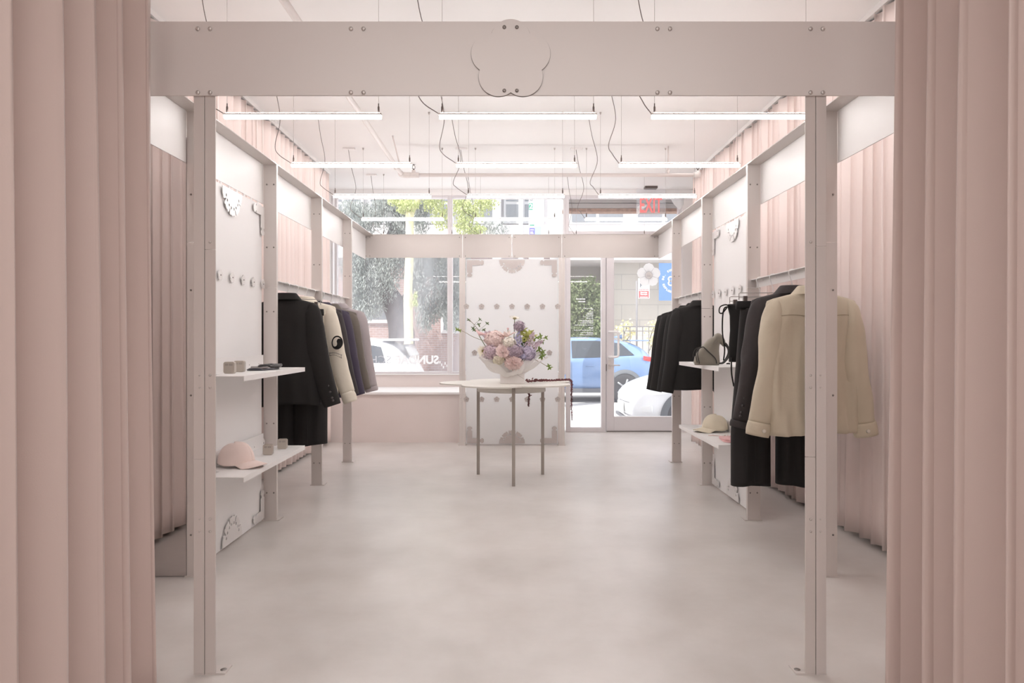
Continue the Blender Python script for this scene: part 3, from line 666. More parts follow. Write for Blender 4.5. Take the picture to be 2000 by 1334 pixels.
def jacket(name, label, x, Y, top, hem, m, group, hw=1.0, hd=1.0, sleeve=(.72, .36), sw=1.0, cuff=None, collar=True, seed=0, folds=1.0, yoke=False, buttons=0, lapel=False, sl_bend=.0, cat=None, sleeve_out=(1.0, 1.0), cuff_btn=False):
    rnd = random.Random(seed); Lh = top - hem
    t = thing(name, label, cat or name.replace('_', ' '), (x, Y, hem), group)
    p1, p2, p3 = rnd.uniform(0, 6), rnd.uniform(0, 6), rnd.uniform(0, 6)
    n, rings = 64, []
    NZ = 44
    for j in range(NZ + 1):
        f = 1 - j / NZ; f = 1 - (1 - f) ** .0001 if 0 else f
        # denser sampling near the shoulder
        f = 1 - (j / NZ) ** 1.35
        a, b = interp(BODY, f); a *= hw; b *= hd
        dep = min(1, (1 - f) * 1.6)
        ring = []
        for (u, v) in superell(a, b, n):
            w_ = folds * dep * (.011 * math.sin(u * 24 + p1 + 1.4 * math.sin(f * 5 + p2)) + .010 * math.sin(u * 58 + p3 + 1.6 * math.sin(f * 6 + p1)) + .005 * math.sin(u * 101 + p2 - 2 * f) + .0015 * math.sin(f * 15 + u * 22 + p1))
            drape = .006 * folds * math.sin(f * 14 + abs(u) * 22 + p2) * math.exp(-((f - .8) / .16) ** 2)
            vv = v + math.copysign(1, v) * (w_ + drape) * min(1, abs(v) / (b * .5 + 1e-6))
            zz = hem + Lh * f + (.010 * math.sin(u * 9 + p1) * (1 - f) ** 3) + .012 * (1 - f) ** 6 * math.cos(u / a * 2)
            ring.append((x + u, Y + vv, zz))
        rings.append(ring)
    rings.reverse()
    MB().loft(rings).build('body', m, t)
    zsh = top - .075 * 1
    for sx in (-1, 1):
        out = sleeve_out[0] if sx < 0 else sleeve_out[1]
        zl = top - sleeve[0]; sp = sleeve[1] * out
        path = spline([(sx * .150 * hw, zsh + .008), (sx * .205 * hw, zsh - .045), (sx * lerp(.215 * hw, sp, .28), lerp(zsh, zl, .28)), (sx * lerp(.225 * hw, sp, .60) + sx * sl_bend, lerp(zsh, zl, .58)), (sx * lerp(.22 * hw, sp, .85), lerp(zsh, zl, .82)), (sx * sp, zl)], 8) if 0 else None
        pts = [Vector((sx * .150 * hw, 0, zsh - .022)), Vector((sx * .188 * hw, 0, zsh - .058)), Vector((sx * lerp(.200 * hw, sp, .04), 0, lerp(zsh, zl, .27))), Vector((sx * (lerp(.200 * hw, sp, .28) + sl_bend), 0, lerp(zsh, zl, .55))), Vector((sx * lerp(.200 * hw, sp, .66), 0, lerp(zsh, zl, .80))), Vector((sx * sp, 0, zl))]
        pts = spline(pts, 7); N = len(pts); rr = []
        for i, p in enumerate(pts):
            d = (pts[min(i + 1, N - 1)] - pts[max(i - 1, 0)]).normalized(); nrm = Vector((-d.z, 0, d.x)); q = i / (N - 1)
            prof = ((0, .030, .016), (.08, .042, .034), (.2, .056, .054), (.38, .070, .066), (.55, .075, .066), (.78, .066, .058), (1.01, .056, .048))
            for (q0, a0, b0), (q1, a1, b1) in zip(prof, prof[1:]):
                if q0 <= q <= q1: rx, ry = lerp(a0, a1, (q - q0) / (q1 - q0)) * sw, lerp(b0, b1, (q - q0) / (q1 - q0)) * sw * min(1, hd * 1.15)
            ring = []
            for k in range(28):
                th = 2 * PI * k / 28
                wr = 1 + folds * (.035 * math.sin(q * 17 + 3.2 * math.sin(th) + p1) * math.sin(q * 5 + p2) + .03 * math.sin(q * 33 - 4 * math.sin(th) + p3) * max(0, math.sin(q * 7 + p1)) + .05 * math.sin(3 * th + q * 5 + p2)) * min(1, q * 4)
                ring.append(Vector((x, Y - .012, 0)) + p + nrm * (rx * math.cos(th) * wr) + Vector((0, 1, 0)) * (ry * math.sin(th) * wr))
            rr.append(ring)
        so = MB().loft(rr).build('sleeve', m, t)
        if cuff:
            p, d = pts[-1], (pts[-1] - pts[-3]).normalized(); nrm = Vector((-d.z, 0, d.x)); cr = []
            for i in range(7):
                q = i / 6; k_ = 1.0 + .06 * math.sin(q * PI) if not cuff[1] else .86 + .1 * math.sin(q * PI)
                cr.append([Vector((x, Y - .012, 0)) + p + d * (q * cuff[0] - .006) + nrm * (.061 * sw * k_ * math.cos(2 * PI * k / 24)) + Vector((0, 1, 0)) * (.053 * sw * k_ * math.sin(2 * PI * k / 24) * (1 + (.03 * math.sin(k * 6) if cuff[1] else 0))) for k in range(24)])
            co_ = MB().loft(cr).build('cuff', m, so)
            if cuff_btn:
                q = Vector((x, Y - .012, 0)) + p + d * .035 + nrm * (-sx * .012)
                MB().lathe([(.011, .004), (.011, -.004), (.006, -.005)], (q.x, Y - .012 - .058 * sw, q.z), 12, 'y').build('button', M['button'], co_)
        if buttons:
            for b_ in range(buttons):
                i = int(N * (.80 + .045 * b_)); p = pts[min(i, N - 1)]
                MB().lathe([(.008, .004), (.008, -.003)], (x + p.x + sx * .028, Y - .012 - .047 * sw, p.z), 10, 'y').build('button', M['button_dark'], so)
    if collar:
        cr = []
        for i in range(8):
            q = i / 7
            cp = ((0, .112, -.046), (.35, .090, -.020), (.65, .074, .000), (.85, .066, .004), (1.01, .054, -.004))
            for (q0, a0, b0), (q1, a1, b1) in zip(cp, cp[1:]):
                if q0 <= q <= q1: rx, dz = lerp(a0, a1, (q - q0) / (q1 - q0)), lerp(b0, b1, (q - q0) / (q1 - q0))
            ry = rx * .62
            cr.append([(x + rx * math.cos(2 * PI * k / 32), Y + ry * math.sin(2 * PI * k / 32) - .002, top + dz - (.012 if math.sin(2 * PI * k / 32) > .2 else 0) * q) for k in range(32)])
        MB().loft(cr, caps=False).build('collar', m, t)
    if yoke:
        b0, b1 = [], []
        def back(u, z):
            f = (z - hem) / Lh; a, b = interp(BODY, f); a *= hw; b *= hd
            w_ = folds * min(1, (1 - f) * 1.6) * (.011 * math.sin(u * 24 + p1 + 1.4 * math.sin(f * 5 + p2)) + .010 * math.sin(u * 58 + p3 + 1.6 * math.sin(f * 6 + p1)) + .005 * math.sin(u * 101 + p2 - 2 * f) + .0015 * math.sin(f * 15 + u * 22 + p1))
            w_ += .006 * folds * math.sin(f * 14 + abs(u) * 22 + p2) * math.exp(-((f - .8) / .16) ** 2)
            vv = b * max(0, 1 - abs(u / a) ** 2.4) ** (1 / 2.4)
            return Y - vv - w_ * min(1, vv / (b * .5))
        zz = hem + Lh * .795
        mb = MB(); mb.grid(lambda u, v: (x + lerp(-.20, .20, u), back(lerp(-.20, .20, u), zz) - .003, zz + .006 * math.sin(u * 9) + lerp(-.0022, .0022, v)), 40, 1)
        mb.build('yoke_seam', M['seam_beige'], t)
    return t
M['seam_beige'] = mat('beige stitched seam', (158, 147, 126), rough=.9)
def trousers(name, label, x, Y, top, hem, m, group, hw=.205, leg=.118, spread=.135, seed=0, hd=.05):
    t = thing(name, label, 'trousers', (x, Y, hem), group); rnd = random.Random(seed)
    rings = [[(x + u, Y + v, z) for u, v in superell(hw * k, hd * .8, 40, 3)] for z, k in ((top - .05, 1.0), (top - .03, 1.0), (top - .002, .99), (top, .98))]
    MB().loft(rings).build('waistband', m, t)
    for sx in (-1, 1):
        p1 = rnd.uniform(0, 6); rr = []
        for i in range(36):
            q = i / 35; z = lerp(top - .045, hem, q); c = sx * lerp(.097, spread, min(1, q * 1.4)); a = lerp(.108, leg, min(1, q * 1.7)); b = lerp(.045, .085, min(1, q * 1.5))
            rr.append([(x + c + u, Y + v * (1 + .09 * math.sin(u * 60 + p1 + q * 4)), z + .008 * math.sin(u * 22 + p1) * q ** 4) for u, v in superell(a, b, 40, 2.3)])
        MB().loft(rr).build('trouser_leg', m, t)
        MB().tube([(x + sx * (lerp(.097, spread, min(1, q * 1.4))), Y - lerp(.045, .085, min(1, q * 1.5)) - .002, lerp(top - .06, hem + .01, q)) for q in [i / 12 for i in range(13)]], .0025, 5).build('crease', m, t)
    return t
LX, RX = -1.65, 1.65
# right rail, by the front post
jacket('shirt', 'beige linen shirt on the right rail, half behind the front steel post', RX - .0, 3.93, 1.535, .722, M['beige'], 'clothes on the right rail', hw=1.06, hd=.85, sleeve=(.755, .288), sw=1.02, cuff=(.075, False), seed=2, folds=1.15, yoke=True, sl_bend=-.01, cuff_btn=True)
jacket('shirt', 'charcoal shirt on the right rail just behind the beige shirt', RX + .0, 4.19, 1.555, .73, M['charcoal'], 'clothes on the right rail', hw=1.04, hd=.8, sleeve=(.80, .305), sw=.98, cuff=(.04, False), seed=5, folds=1.2, buttons=4)
trousers('trousers', 'wide black trousers clipped to a hanger, hems below the beige shirt', RX, 4.50, 1.482, .325, M['black2'], 'clothes on the right rail', seed=3, hw=.235, leg=.122, spread=.142)
# short tie top behind the trousers
t = thing('tie_top', 'small black tie-side top with long ribbons hanging beside the grey bag', 'top', (RX, 4.74, 1.08), 'clothes on the right rail')
MB().loft([[(RX + u, 4.74 + v * (1 + .1 * math.sin(u * 70)), z) for u, v in superell(a, b, 40, 2.6)] for z, a, b in ((1.09, .205, .05), (1.2, .205, .05), (1.3, .198, .045), (1.4, .2, .045), (1.46, .215, .04), (1.475, .21, .035))]).build('body', M['black'], t)
xb, yb_ = RX - .235, 4.72
rb = MB()
rb.tube(spline([(RX - .2, 4.72, 1.455), (xb - .01, yb_, 1.44), (xb - .02, yb_, 1.30), (xb - .005, yb_, 1.18), (xb - .012, yb_, 1.10)], 6), .005, 6)
rb.tube(spline([(RX - .2, 4.72, 1.46), (xb + .0, yb_, 1.47), (xb - .035, yb_, 1.455), (xb - .04, yb_, 1.42), (xb - .02, yb_, 1.415), (xb + .01, yb_, 1.45)], 6), .0045, 6)
rb.tube(spline([(RX - .195, 4.72, 1.12), (RX - .2, 4.70, 1.02), (RX - .185, 4.70, .93)], 6), .005, 6)
rb.build('ribbon', M['black'], t)
for k, (Y, nk, cl, wd, lb) in enumerate(((3.93, 1.55, False, .2, 'white wire hanger holding the beige shirt'), (4.19, 1.57, False, .2, 'white wire hanger holding the charcoal shirt'), (4.50, 1.535, True, .215, 'wire clip hanger holding the wide black trousers'), (4.74, 1.525, True, .20, 'wire clip hanger holding the black tie-side top, at the rail end'))):
    hanger(RX, Y, ZR, lb, 'hangers on the right rail', nk, wd, cl)
# right rail by the door: four black coats
for k, (Y, lab) in enumerate(((6.23, 'nearest of the four black coats by the glass door'), (6.46, 'second of the four black coats by the glass door'), (6.69, 'third of the four black coats by the glass door'), (6.95, 'farthest of the four black coats, beside the glass door'))):
    jacket('coat', 'black wool coat, %s' % lab, RX + .015 * (k % 2), Y, 1.575 - .012 * k, .80 - .005 * k, M['black'], 'black coats on the far right rail', hw=1.06, hd=.88, sleeve=(.80, .30), sw=1.0, seed=20 + k, folds=.45)
    hanger(RX, Y, ZR, 'white wire hanger holding the %s' % lab, 'hangers on the far right rail', 1.575, .19)
# left rail
jacket('jacket', 'black tailored jacket on the left rail, nearest, with buttons on its cuff', LX, 5.21, 1.575, .755, M['black'], 'clothes on the left rail', hw=1.0, hd=.8, sleeve=(.82, .34), sw=1.08, seed=31, folds=.5, buttons=4)
trousers('trousers', 'wide black trousers on the left rail, hanging lower than the black jacket', LX, 5.43, 1.47, .44, M['black2'], 'clothes on the left rail', seed=8, hw=.215, leg=.128, spread=.112)
vj = jacket('varsity_jacket', 'cream jacket with ribbed cuff and a black swirl patch on its sleeve', LX, 5.66, 1.575, .80, M['cream'], 'clothes on the left rail', hw=1.06, hd=.75, sleeve=(.76, .345), sw=1.02, cuff=(.085, True), seed=33, folds=.8, cat='jacket')
jacket('jacket', 'dark charcoal jacket hanging behind the cream jacket on the left rail', LX, 5.89, 1.555, .80, M['charcoal'], 'clothes on the left rail', hw=1.04, hd=.72, sleeve=(.78, .33), seed=34, folds=.6)
jacket('jacket', 'dark purple jacket, first on the left rail by the window', LX, 6.17, 1.555, .745, M['purple'], 'clothes on the far left rail', hw=1.03, hd=.8, sleeve=(.80, .325), seed=35, folds=.6)
jacket('jacket', 'grey olive jacket between the purple and the light grey ones', LX, 6.46, 1.555, .78, M['olive'], 'clothes on the far left rail', hw=1.03, hd=.8, sleeve=(.775, .32), seed=36, folds=.6)
jacket('sweatshirt', 'light grey sweatshirt, last on the left rail by the window', LX, 6.77, 1.575, .745, M['grey'], 'clothes on the far left rail', hw=1.06, hd=.85, sleeve=(.79, .31), sw=1.1, seed=37, folds=.5, cuff=(.05, True))
for Y, nk, cl, lb in ((5.21, 1.575, False, 'white wire hanger holding the black tailored jacket'), (5.43, 1.545, True, 'wire clip hanger holding the lower hanging black trousers'), (5.66, 1.58, False, 'white wire hanger holding the cream jacket'), (5.89, 1.555, False, 'white wire hanger holding the dark charcoal jacket'), (6.17, 1.555, False, 'white wire hanger holding the dark purple jacket'), (6.46, 1.555, False, 'white wire hanger holding the grey olive jacket'), (6.77, 1.58, False, 'white wire hanger holding the light grey sweatshirt')):
    hanger(LX, Y, ZR, lb, 'hangers on the left rails', nk, .19, cl)
# swirl patch and ribbon banner on the cream sleeve (right hand side sleeve faces the room)
ps = at(667, 669, 5.66); yy = 5.66 - .012 - .083
sx_, sz_ = ps.x - .012, ps.z
big = [(.046 * math.cos(t), .046 * math.sin(t)) for t in [2 * PI * i / 40 for i in range(40)]]
def comma(r, a0):
    A = lambda a: math.radians(a)
    o = [(r * math.cos(A(a)), r * math.sin(A(a))) for a in range(a0, a0 + 181, 9)]
    c = (r / 2 * math.cos(A(a0 + 180)), r / 2 * math.sin(A(a0 + 180)))
    o += [(c[0] + r / 2 * math.cos(A(a)), c[1] + r / 2 * math.sin(A(a))) for a in range(a0 + 190, a0 + 360, 12)]
    c = (-c[0], -c[1])
    o += [(c[0] + r / 2 * math.cos(A(a)), c[1] + r / 2 * math.sin(A(a))) for a in range(a0 + 180, a0 + 8, -12)]
    return o
tl = math.radians(-8)
def onsleeve(u, v, w):
    return (sx_ + u * .82 * math.cos(tl) - v * math.sin(tl), yy - .004 + w + 1.6 * (u * u) * 1.3 * 2.0 + .09 * (-v) * -.35, sz_ + v * math.cos(tl) + u * math.sin(tl))
ring = flat([circ(0, 0, .054, 40)[::-1], comma(.043, 35)[::-1]], .004, onsleeve)
ring.build('swirl_patch', M['black'], vj)
bn = MB()
def arc(r, a0, a1): return [(r * math.cos(math.radians(a)), r * math.sin(math.radians(a))) for a in range(a0, a1 + 1, 5)]
for r in (.105, .125):
    pts = [onsleeve(u, v - .205, 0) for u, v in arc(r, 65, 115)]
    bn.tube([(p[0], p[1] - .002, p[2]) for p in pts], .0014, 5)
for sgn in (-1, 1):
    for pr in (((.040, -.105), (.062, -.115)), ((.062, -.115), (.054, -.098)), ((.054, -.098), (.060, -.088)), ((.060, -.088), (.050, -.088))):
        bn.tube([tuple(Vector(onsleeve(sgn * u, v, 0)) - Vector((0, .002, 0))) for u, v in pr], .0016, 5)
for k in range(8):
    u = -.035 + k * .01; bn.tube([tuple(Vector(onsleeve(u, -.089 + .004 * math.cos(u * 40) + dz, 0)) - Vector((0, .002, 0))) for dz in (-.006, .006)], .0012, 4)
bn.build('banner_embroidery', M['button_dark'], vj)

# ------------------------------------------------------------------ things on the shelves
def cap(label, x, Y, z, rot, m, group, scale=1.0, strap=True):
    t = thing('baseball_cap', label, 'cap', (x, Y, z), group); c, s_ = math.cos(rot), math.sin(rot)
    W = lambda p: (x + scale * (p[0] * c - p[1] * s_), Y + scale * (p[0] * s_ + p[1] * c), z + scale * p[2])
    def crown(u, v):
        a = 2 * PI * u; ph = PI / 2 * v; r = math.cos(ph) ** .72 if v < 1 else 0
        fx = 1 + .05 * math.cos(a); zr = .014 + .012 * (1 - math.cos(a)) * .5 * 0
        lift = .022 * max(0, math.cos(a + PI)) ** 2 * (1 - v)
        p = (.098 * r * math.cos(a) * fx - .004, .084 * r * math.sin(a), zr + lift * .4 + .112 * math.sin(ph) ** .95 * (1 + .05 * math.cos(a)) + .0015 * math.cos(6 * a) * r)
        return W(p)
    MB().grid(crown, 60, 18).build('crown', m, t, solid=.003)
    def brim(u, v):
        a = lerp(-1.15, 1.15, u); r0x, r0y = .098, .082
        ox = r0x * math.cos(a) * 1.02 - .004; oy = r0y * math.sin(a)
        e = v * .078 * (math.cos(a) ** .6 if math.cos(a) > 0 else 0)
        xx = ox + e + v * .006; yy_ = oy * (1 + .04 * v)
        return W((xx, yy_, .022 - .012 * v + .010 * (1 - (yy_ / .085) ** 2) - .012 * (yy_ / .085) ** 2 * (.3 + v)))
    MB().grid(brim, 24, 8).build('brim', m, t, solid=.004)
    MB().ball(W((-.004, 0, .128)), .009 * scale, 10, 6, sq=(1, 1, .5)).build('top_button', m, t)
    em = MB()
    for k in range(5):
        a = math.radians(72 * k + 20)
        em.tube([W((.083 - .26 * (.045 + .016 * math.sin(a + q)) * 1, .0 + .02 * math.cos(a) + .008 * math.cos(q), .073 + .018 * math.sin(a) + .008 * math.sin(q))) for q in [i * 2 * PI / 10 for i in range(11)]], .0013, 5)
    em.xform(lambda p: p)
    em.build('embroidery', M['seam_beige'] if strap else M['seam_pink'], t)
    if not strap or True:
        MB().tube(spline([W((-.09, .03, .02)), W((-.115, .02, .012)), W((-.12, -.02, .008)), W((-.105, -.05, .006))], 5), .005 * scale, 6).build('back_strap', m, t)
    return t
M['cap_pink'] = cloth('pink cotton twill', (234, 214, 207), bump=.1); M['seam_pink'] = mat('rose thread', (196, 166, 158), rough=.8)
M['cap_cream'] = cloth('cream cotton twill', (220, 210, 188), bump=.1)
cap('pink baseball cap on the lower left shelf, brim towards the room', -1.572, 4.06, .519, -.28, M['cap_pink'], 'caps', 1.06, False)
cap('cream baseball cap on the lower right shelf, brim towards the room', 1.585, 5.56, .519, PI + .3, M['cap_cream'], 'caps', 1.04, True)
M['tin'] = mat('pewter tin', (190, 182, 172), rough=.35, metal=.55); M['tin_panel'] = mat('engraved tin panel', (166, 158, 150), rough=.5, metal=.4)
def tin(label, px, pyb, Y, z, rz):
    p = at(px, pyb, Y); t = thing('pocket_tin', label, 'tin', (p.x, Y, z), 'small metal tins'); c, s_ = math.cos(rz), math.sin(rz)
    R = lambda q: (p.x + q[0] * c - q[1] * s_, Y + q[0] * s_ + q[1] * c, z + q[2])
    hw_, h_, r = .030, .066, .012
    ol = []
    for cx_, cz_, a0 in ((hw_ - r, h_ - r, 0), (-hw_ + r, h_ - r, 90), (-hw_ + r, r, 180), (hw_ - r, r, 270)):
        ol += [(cx_ + r * math.cos(math.radians(a0 + k * 15)), cz_ + r * math.sin(math.radians(a0 + k * 15))) for k in range(7)]
    for nm, y0_, y1_ in (('tin_front', -.017, .003), ('tin_back', .0045, .017)):
        f = flat([ol], y1_ - y0_, lambda u, v, w: R((u, (y0_ + y1_) / 2 + w, v))); f.build(nm, M['tin'], t, bevel=.003)
    for a_, b_ in ((-.021, -.004), (.0, .021)):
        f = MB().box(a_, b_, -.0182, -.0175, .044, .056); f.xform(R); f.build('engraved_panel', M['tin_panel'], t)
tin('small pewter tin on the upper left shelf, nearest the front', 449, 731, 3.99, 1.0505, .06)
tin('small pewter tin on the upper left shelf, next to the folded scarf', 468, 728, 4.17, 1.0505, .06)
tin('small pewter tin on the lower left shelf, beside the pink cap', 524, 888, 4.46, .5185, .1)
tin('small pewter tin on the lower left shelf, at its far end', 552, 877, 4.70, .5185, .1)
def folded(name, label, cat, x, Y, z, sx, sy, m, layers, seed, rz=0.0):
    t = thing(name, label, cat, (x, Y, z)); rnd = random.Random(seed); zz = z + .0005
    for L in range(layers):
        ph = rnd.uniform(0, 6); ax, ay = sx * (1 - .12 * L) * rnd.uniform(.9, 1.05), sy * (1 - .12 * L) * rnd.uniform(.9, 1.05); ox, oy = rnd.uniform(-.02, .02), rnd.uniform(-.02, .02); th = .009 + .004 * rnd.random()
        rings = []
        for f, k in ((0, .94), (.0, 1.0), (.5, 1.03), (1, 1.0), (1, .9), (1.05, .5), (1.05, .05)):
            rings.append([(x + ox + u * k + .006 * math.sin(i * .7 + ph), Y + oy + v * k + .006 * math.sin(i * .9 + ph), zz + th * f + (.004 * math.sin(i * .8 + ph + k * 4) if f > .9 else 0)) for i, (u, v) in enumerate(superell(ax, ay, 36, 3.2))])
        MB().loft(rings).build('fold', m[L % len(m)], t); zz += th * .9
    return t
M['scarf'] = cloth('dark patterned silk', (48, 46, 54), var=.5, rough=.5); M['scarf2'] = cloth('black silk', (30, 28, 30), rough=.4); M['scarf3'] = cloth('grey patterned silk', (120, 114, 114), var=.4)
folded('folded_scarf', 'folded dark patterned scarf on the upper left shelf beside the tins', 'scarf', -1.545, 4.49, 1.0505, .075, .16, [M['scarf'], M['scarf3'], M['scarf2']], 3, 4)
M['bandana'] = cloth('pink paisley cotton', (226, 178, 178), var=.16, rough=.8)
folded('folded_bandana', 'folded pink paisley bandana on the lower right shelf beside the cream cap', 'bandana', 1.555, 5.08, .519, .085, .12, [M['bandana']], 2, 9)
M['strap_pink'] = mat('pale pink cord', (232, 206, 198), rough=.7)
solo('bead_cord', 'thin pale pink cord with beads lying on the lower right shelf between cap and bandana', 'cord', (lambda m_: m_)(MB().tube(spline([(1.47, 5.33, .522), (1.52, 5.30, .522), (1.57, 5.27, .522), (1.60, 5.25, .522)], 6), .003, 6).ball((1.575, 5.265, .526), .007).ball((1.592, 5.252, .526), .007).ball((1.608, 5.243, .526), .007)), M['strap_pink'])
# drawstring bag
bx, by, bz = 1.45, 5.24, 1.0505
M['bag'] = cloth('taupe nylon', (128, 121, 109), rough=.6, bump=.15); M['bagcord'] = mat('dark bag cord', (48, 44, 42), rough=.6)
t = thing('drawstring_bag', 'taupe drawstring bag slumped over on the upper right shelf, with black straps', 'bag', (bx, by, bz))
prof = [(0, -.004, .088, .05), (.02, -.004, .095, .056), (.06, -.002, .090, .055), (.10, .006, .078, .05), (.135, .020, .066, .046), (.165, .036, .058, .042), (.19, .052, .048, .036), (.208, .066, .036, .03), (.214, .074, .015, .015)]
rings = []
for z, ox, a, b in [tuple(lerp(p, q, k / 4) for p, q in zip(r0, r1)) for r0, r1 in zip(prof, prof[1:]) for k in range(4)] + [prof[-1]]:
    rings.append([(bx - .012 + ox + u, by + v * (1 + .12 * math.sin(u * 50 + z * 30)), bz + z + .012 * math.sin(u * 30) * z * 3) for u, v in superell(a, b, 36, 2.4)])
MB().loft(rings).build('bag_body', M['bag'], t)
fl_ = []
for q in [i / 12 for i in range(13)]:
    c = Vector((bx + lerp(.03, .108, q), by - .01, bz + .155 + .06 * math.sin(q * PI * .62 + .5) - .035 * q)); a = lerp(.055, .03, q)
    fl_.append([c + Vector((.25 * a * math.cos(2 * PI * k / 20), .75 * a * math.sin(2 * PI * k / 20), a * .8 * math.cos(2 * PI * k / 20))) for k in range(20)])
MB().loft(fl_).build('bag_flap', M['bag'], t)
cd = MB()
cd.tube(spline([(bx - .055, by - .05, bz + .135), (bx - .02, by - .058, bz + .10), (bx + .03, by - .058, bz + .05), (bx + .042, by - .056, bz + .012)], 6), .004, 6)
for e, bow in (((-.125, -.04, .06), .05), ((-.105, -.07, .02), .02), ((-.09, -.075, .012), .0)):
    cd.tube(spline([(bx - .055, by - .048, bz + .135), (bx - .085 - bow * .5, by - .055, bz + .12 - .0), (bx + (e[0] - .02) * .9, by - .06, bz + .08), (bx + e[0], by + e[1], bz + e[2])], 6), .0036, 6)
cd.build('drawstring', M['bagcord'], t)
for k, (w_, h_) in enumerate(((.055, .0), (.03, .02))):
    MB().tube(spline([(bx + .085, by - .012 + k * .02, bz + .175), (bx + .125 + .01 * k, by - .02 + k * .02, bz + .15 - h_), (bx + .135 + w_ * .2, by - .02 + k * .02, bz + .08), (bx + .105, by - .02 + k * .02, bz + .02), (bx + .065, by - .02 + k * .02, bz + .012)], 6), .0065, 6).build('strap', M['bagcord'], t)
MB().tube(spline([(bx + .13, by, bz + .01), (bx + .15, by, bz + .012), (bx + .14, by - .03, bz + .01)], 6), .006, 6).build('strap', M['bagcord'], t)

# ------------------------------------------------------------------ flower-shaped table
tx, ty, tz = -.035, 6.33, .853
t = thing('display_table', 'round-petalled flower-shaped grey table on three thin legs in the middle of the floor', 'table', (tx, ty, 0))
ol = lobes(.34, .272, 177, 200)
flat([ol], .012, lambda u, v, w: (tx + u, ty + v, tz - .006 + w)).build('tabletop', M['table'], t, bevel=.003)
MB().lathe([(.298, tz - .012), (.304, tz - .012), (.304, tz - .075), (.298, tz - .075)], (tx + .03, ty, 0), 72).build('apron_ring', M['table'], t)
for px, fy in ((1003, 950), (934, 927), (1060, 927)):
    Y = H * F / (fy - CY); x = xa(px, Y)
    MB().box(x - .014, x + .014, Y, Y + .004, .0, tz - .013).box(x + (-.014 if px > 990 else .010), x + (-.010 if px > 990 else .014), Y + .004, Y + .034, .0, tz - .013).lathe([(.004, -.001), (.004, -.004)], (x, Y, tz - .05), 8, 'y').build('leg', M['leg'], t)

# ------------------------------------------------------------------ bouquet
YB0 = 6.27
vx, vy = .003, YB0
t = thing('flower_box', 'white square cardboard vase holding the bouquet on the flower-shaped table', 'vase', (vx, vy, tz))
M['card'] = mat('white card', (236, 231, 229), rough=.7)
MB().box(vx - .106, vx + .106, vy - .09, vy + .09, tz, tz + .115).build('box', M['card'], t, bevel=.002)
MB().add([(vx + .03, vy - .0915, tz + .085), (vx + .106, vy - .0915, tz + .035), (vx + .106, vy - .0915, tz + .038), (vx + .033, vy - .0915, tz + .087)], [(0, 1, 2, 3)]).build('fold_line', M['clip_grey'], t)
# tissue wrap
M['tissue'] = mat('white tissue paper', (252, 250, 249), rough=.6, trans=.25)
def tissue(ph, hgt, ext, seed):
    rnd = random.Random(seed); NR = 11
    cr = [rnd.uniform(-1, 1) for _ in range(NR)]; cz = [rnd.uniform(-1, 1) for _ in range(NR)]
    def cyc(tab, a):
        f = a / (2 * PI) * NR; k = int(f) % NR; e = f - int(f); e = e * e * (3 - 2 * e); return lerp(tab[k], tab[(k + 1) % NR], e)
    def P(u, v):
        a = 2 * PI * (u % 1.0)
        right = max(0, math.cos(a - .15)) ** 3; left = max(0, math.cos(a - PI)) ** 2; front = max(0, -math.sin(a)) ** 2
        R1 = .185 + .135 * right * ext + .085 * left + .035 * cyc(cr, a)
        z1 = hgt + .075 * right + .05 * left - .035 * front + .028 * cyc(cz, a)
        e = v ** 1.15
        R = lerp(.105, R1, e) + .012 * math.sin(6 * a + ph + 5 * v) * v + .008 * math.sin(13 * a - 7 * v) * v
        z = tz + .075 + z1 * v ** .8 - .05 * math.sin(PI * v) * (1 - .6 * right) * (.6 + .4 * math.sin(3 * a + ph)) + .010 * math.sin(9 * a + 6 * v + ph) * v
        return (vx + R * math.cos(a), vy + R * math.sin(a) * .85, z)
    return MB().grid(P, 110, 14)
t = thing('tissue_wrap', 'crumpled white tissue paper collar wrapped round the flower box', 'paper', (vx, vy, tz + .07))
tissue(1.9, .085, 1.0, 4).build('outer_sheet', M['tissue'], t)
tissue(4.2, .125, .55, 9).build('inner_sheet', M['tissue'], t)
G = 'flowers of the bouquet'
def pet(mb, base, d, up, L, W, curl=0.3, cup=.15, mi=0, n=5, pointed=.6):
    d = Vector(d).normalized(); up = Vector(up); up = (up - d * up.dot(d)).normalized(); s_ = d.cross(up); B = Vector(base)
    def P(u, v):
        wv = math.sin(PI * min(1, v * pointed + (1 - pointed) * .5 + .12)) ** .7 if v < 1 else .15
        w_ = W * .5 * max(.08, wv)
        x_ = (u - .5) * 2
        return B + d * (L * v * (1 - .25 * curl * v)) - up * (curl * L * .5 * v * v) + s_ * (x_ * w_) + up * (cup * L * .3 * (x_ * x_) * v)
    mb.grid(P, 2, n, mi)
Pm = lambda n, c, **k: mat(n, c, rough=.6, trans=.25, var=.08, vscale=30, **k)
M['p_white'] = Pm('ivory petals', (246, 240, 222)); M['p_pink'] = Pm('blush petals', (246, 228, 224)); M['p_rose'] = Pm('rose petals', (248, 230, 227)); M['p_mauve'] = Pm('mauve petals', (218, 198, 208))
M['p_lilac'] = Pm('lilac petals', (206, 196, 216)); M['p_purple'] = Pm('dusty purple petals', (190, 172, 186)); M['p_blue'] = Pm('lavender blue petals', (198, 194, 220)); M['p_cream'] = Pm('white blossom', (242, 236, 226)); M['p_lily'] = Pm('pale pink lily', (246, 226, 220)); M['p_calla'] = Pm('pink calla', (236, 202, 202))
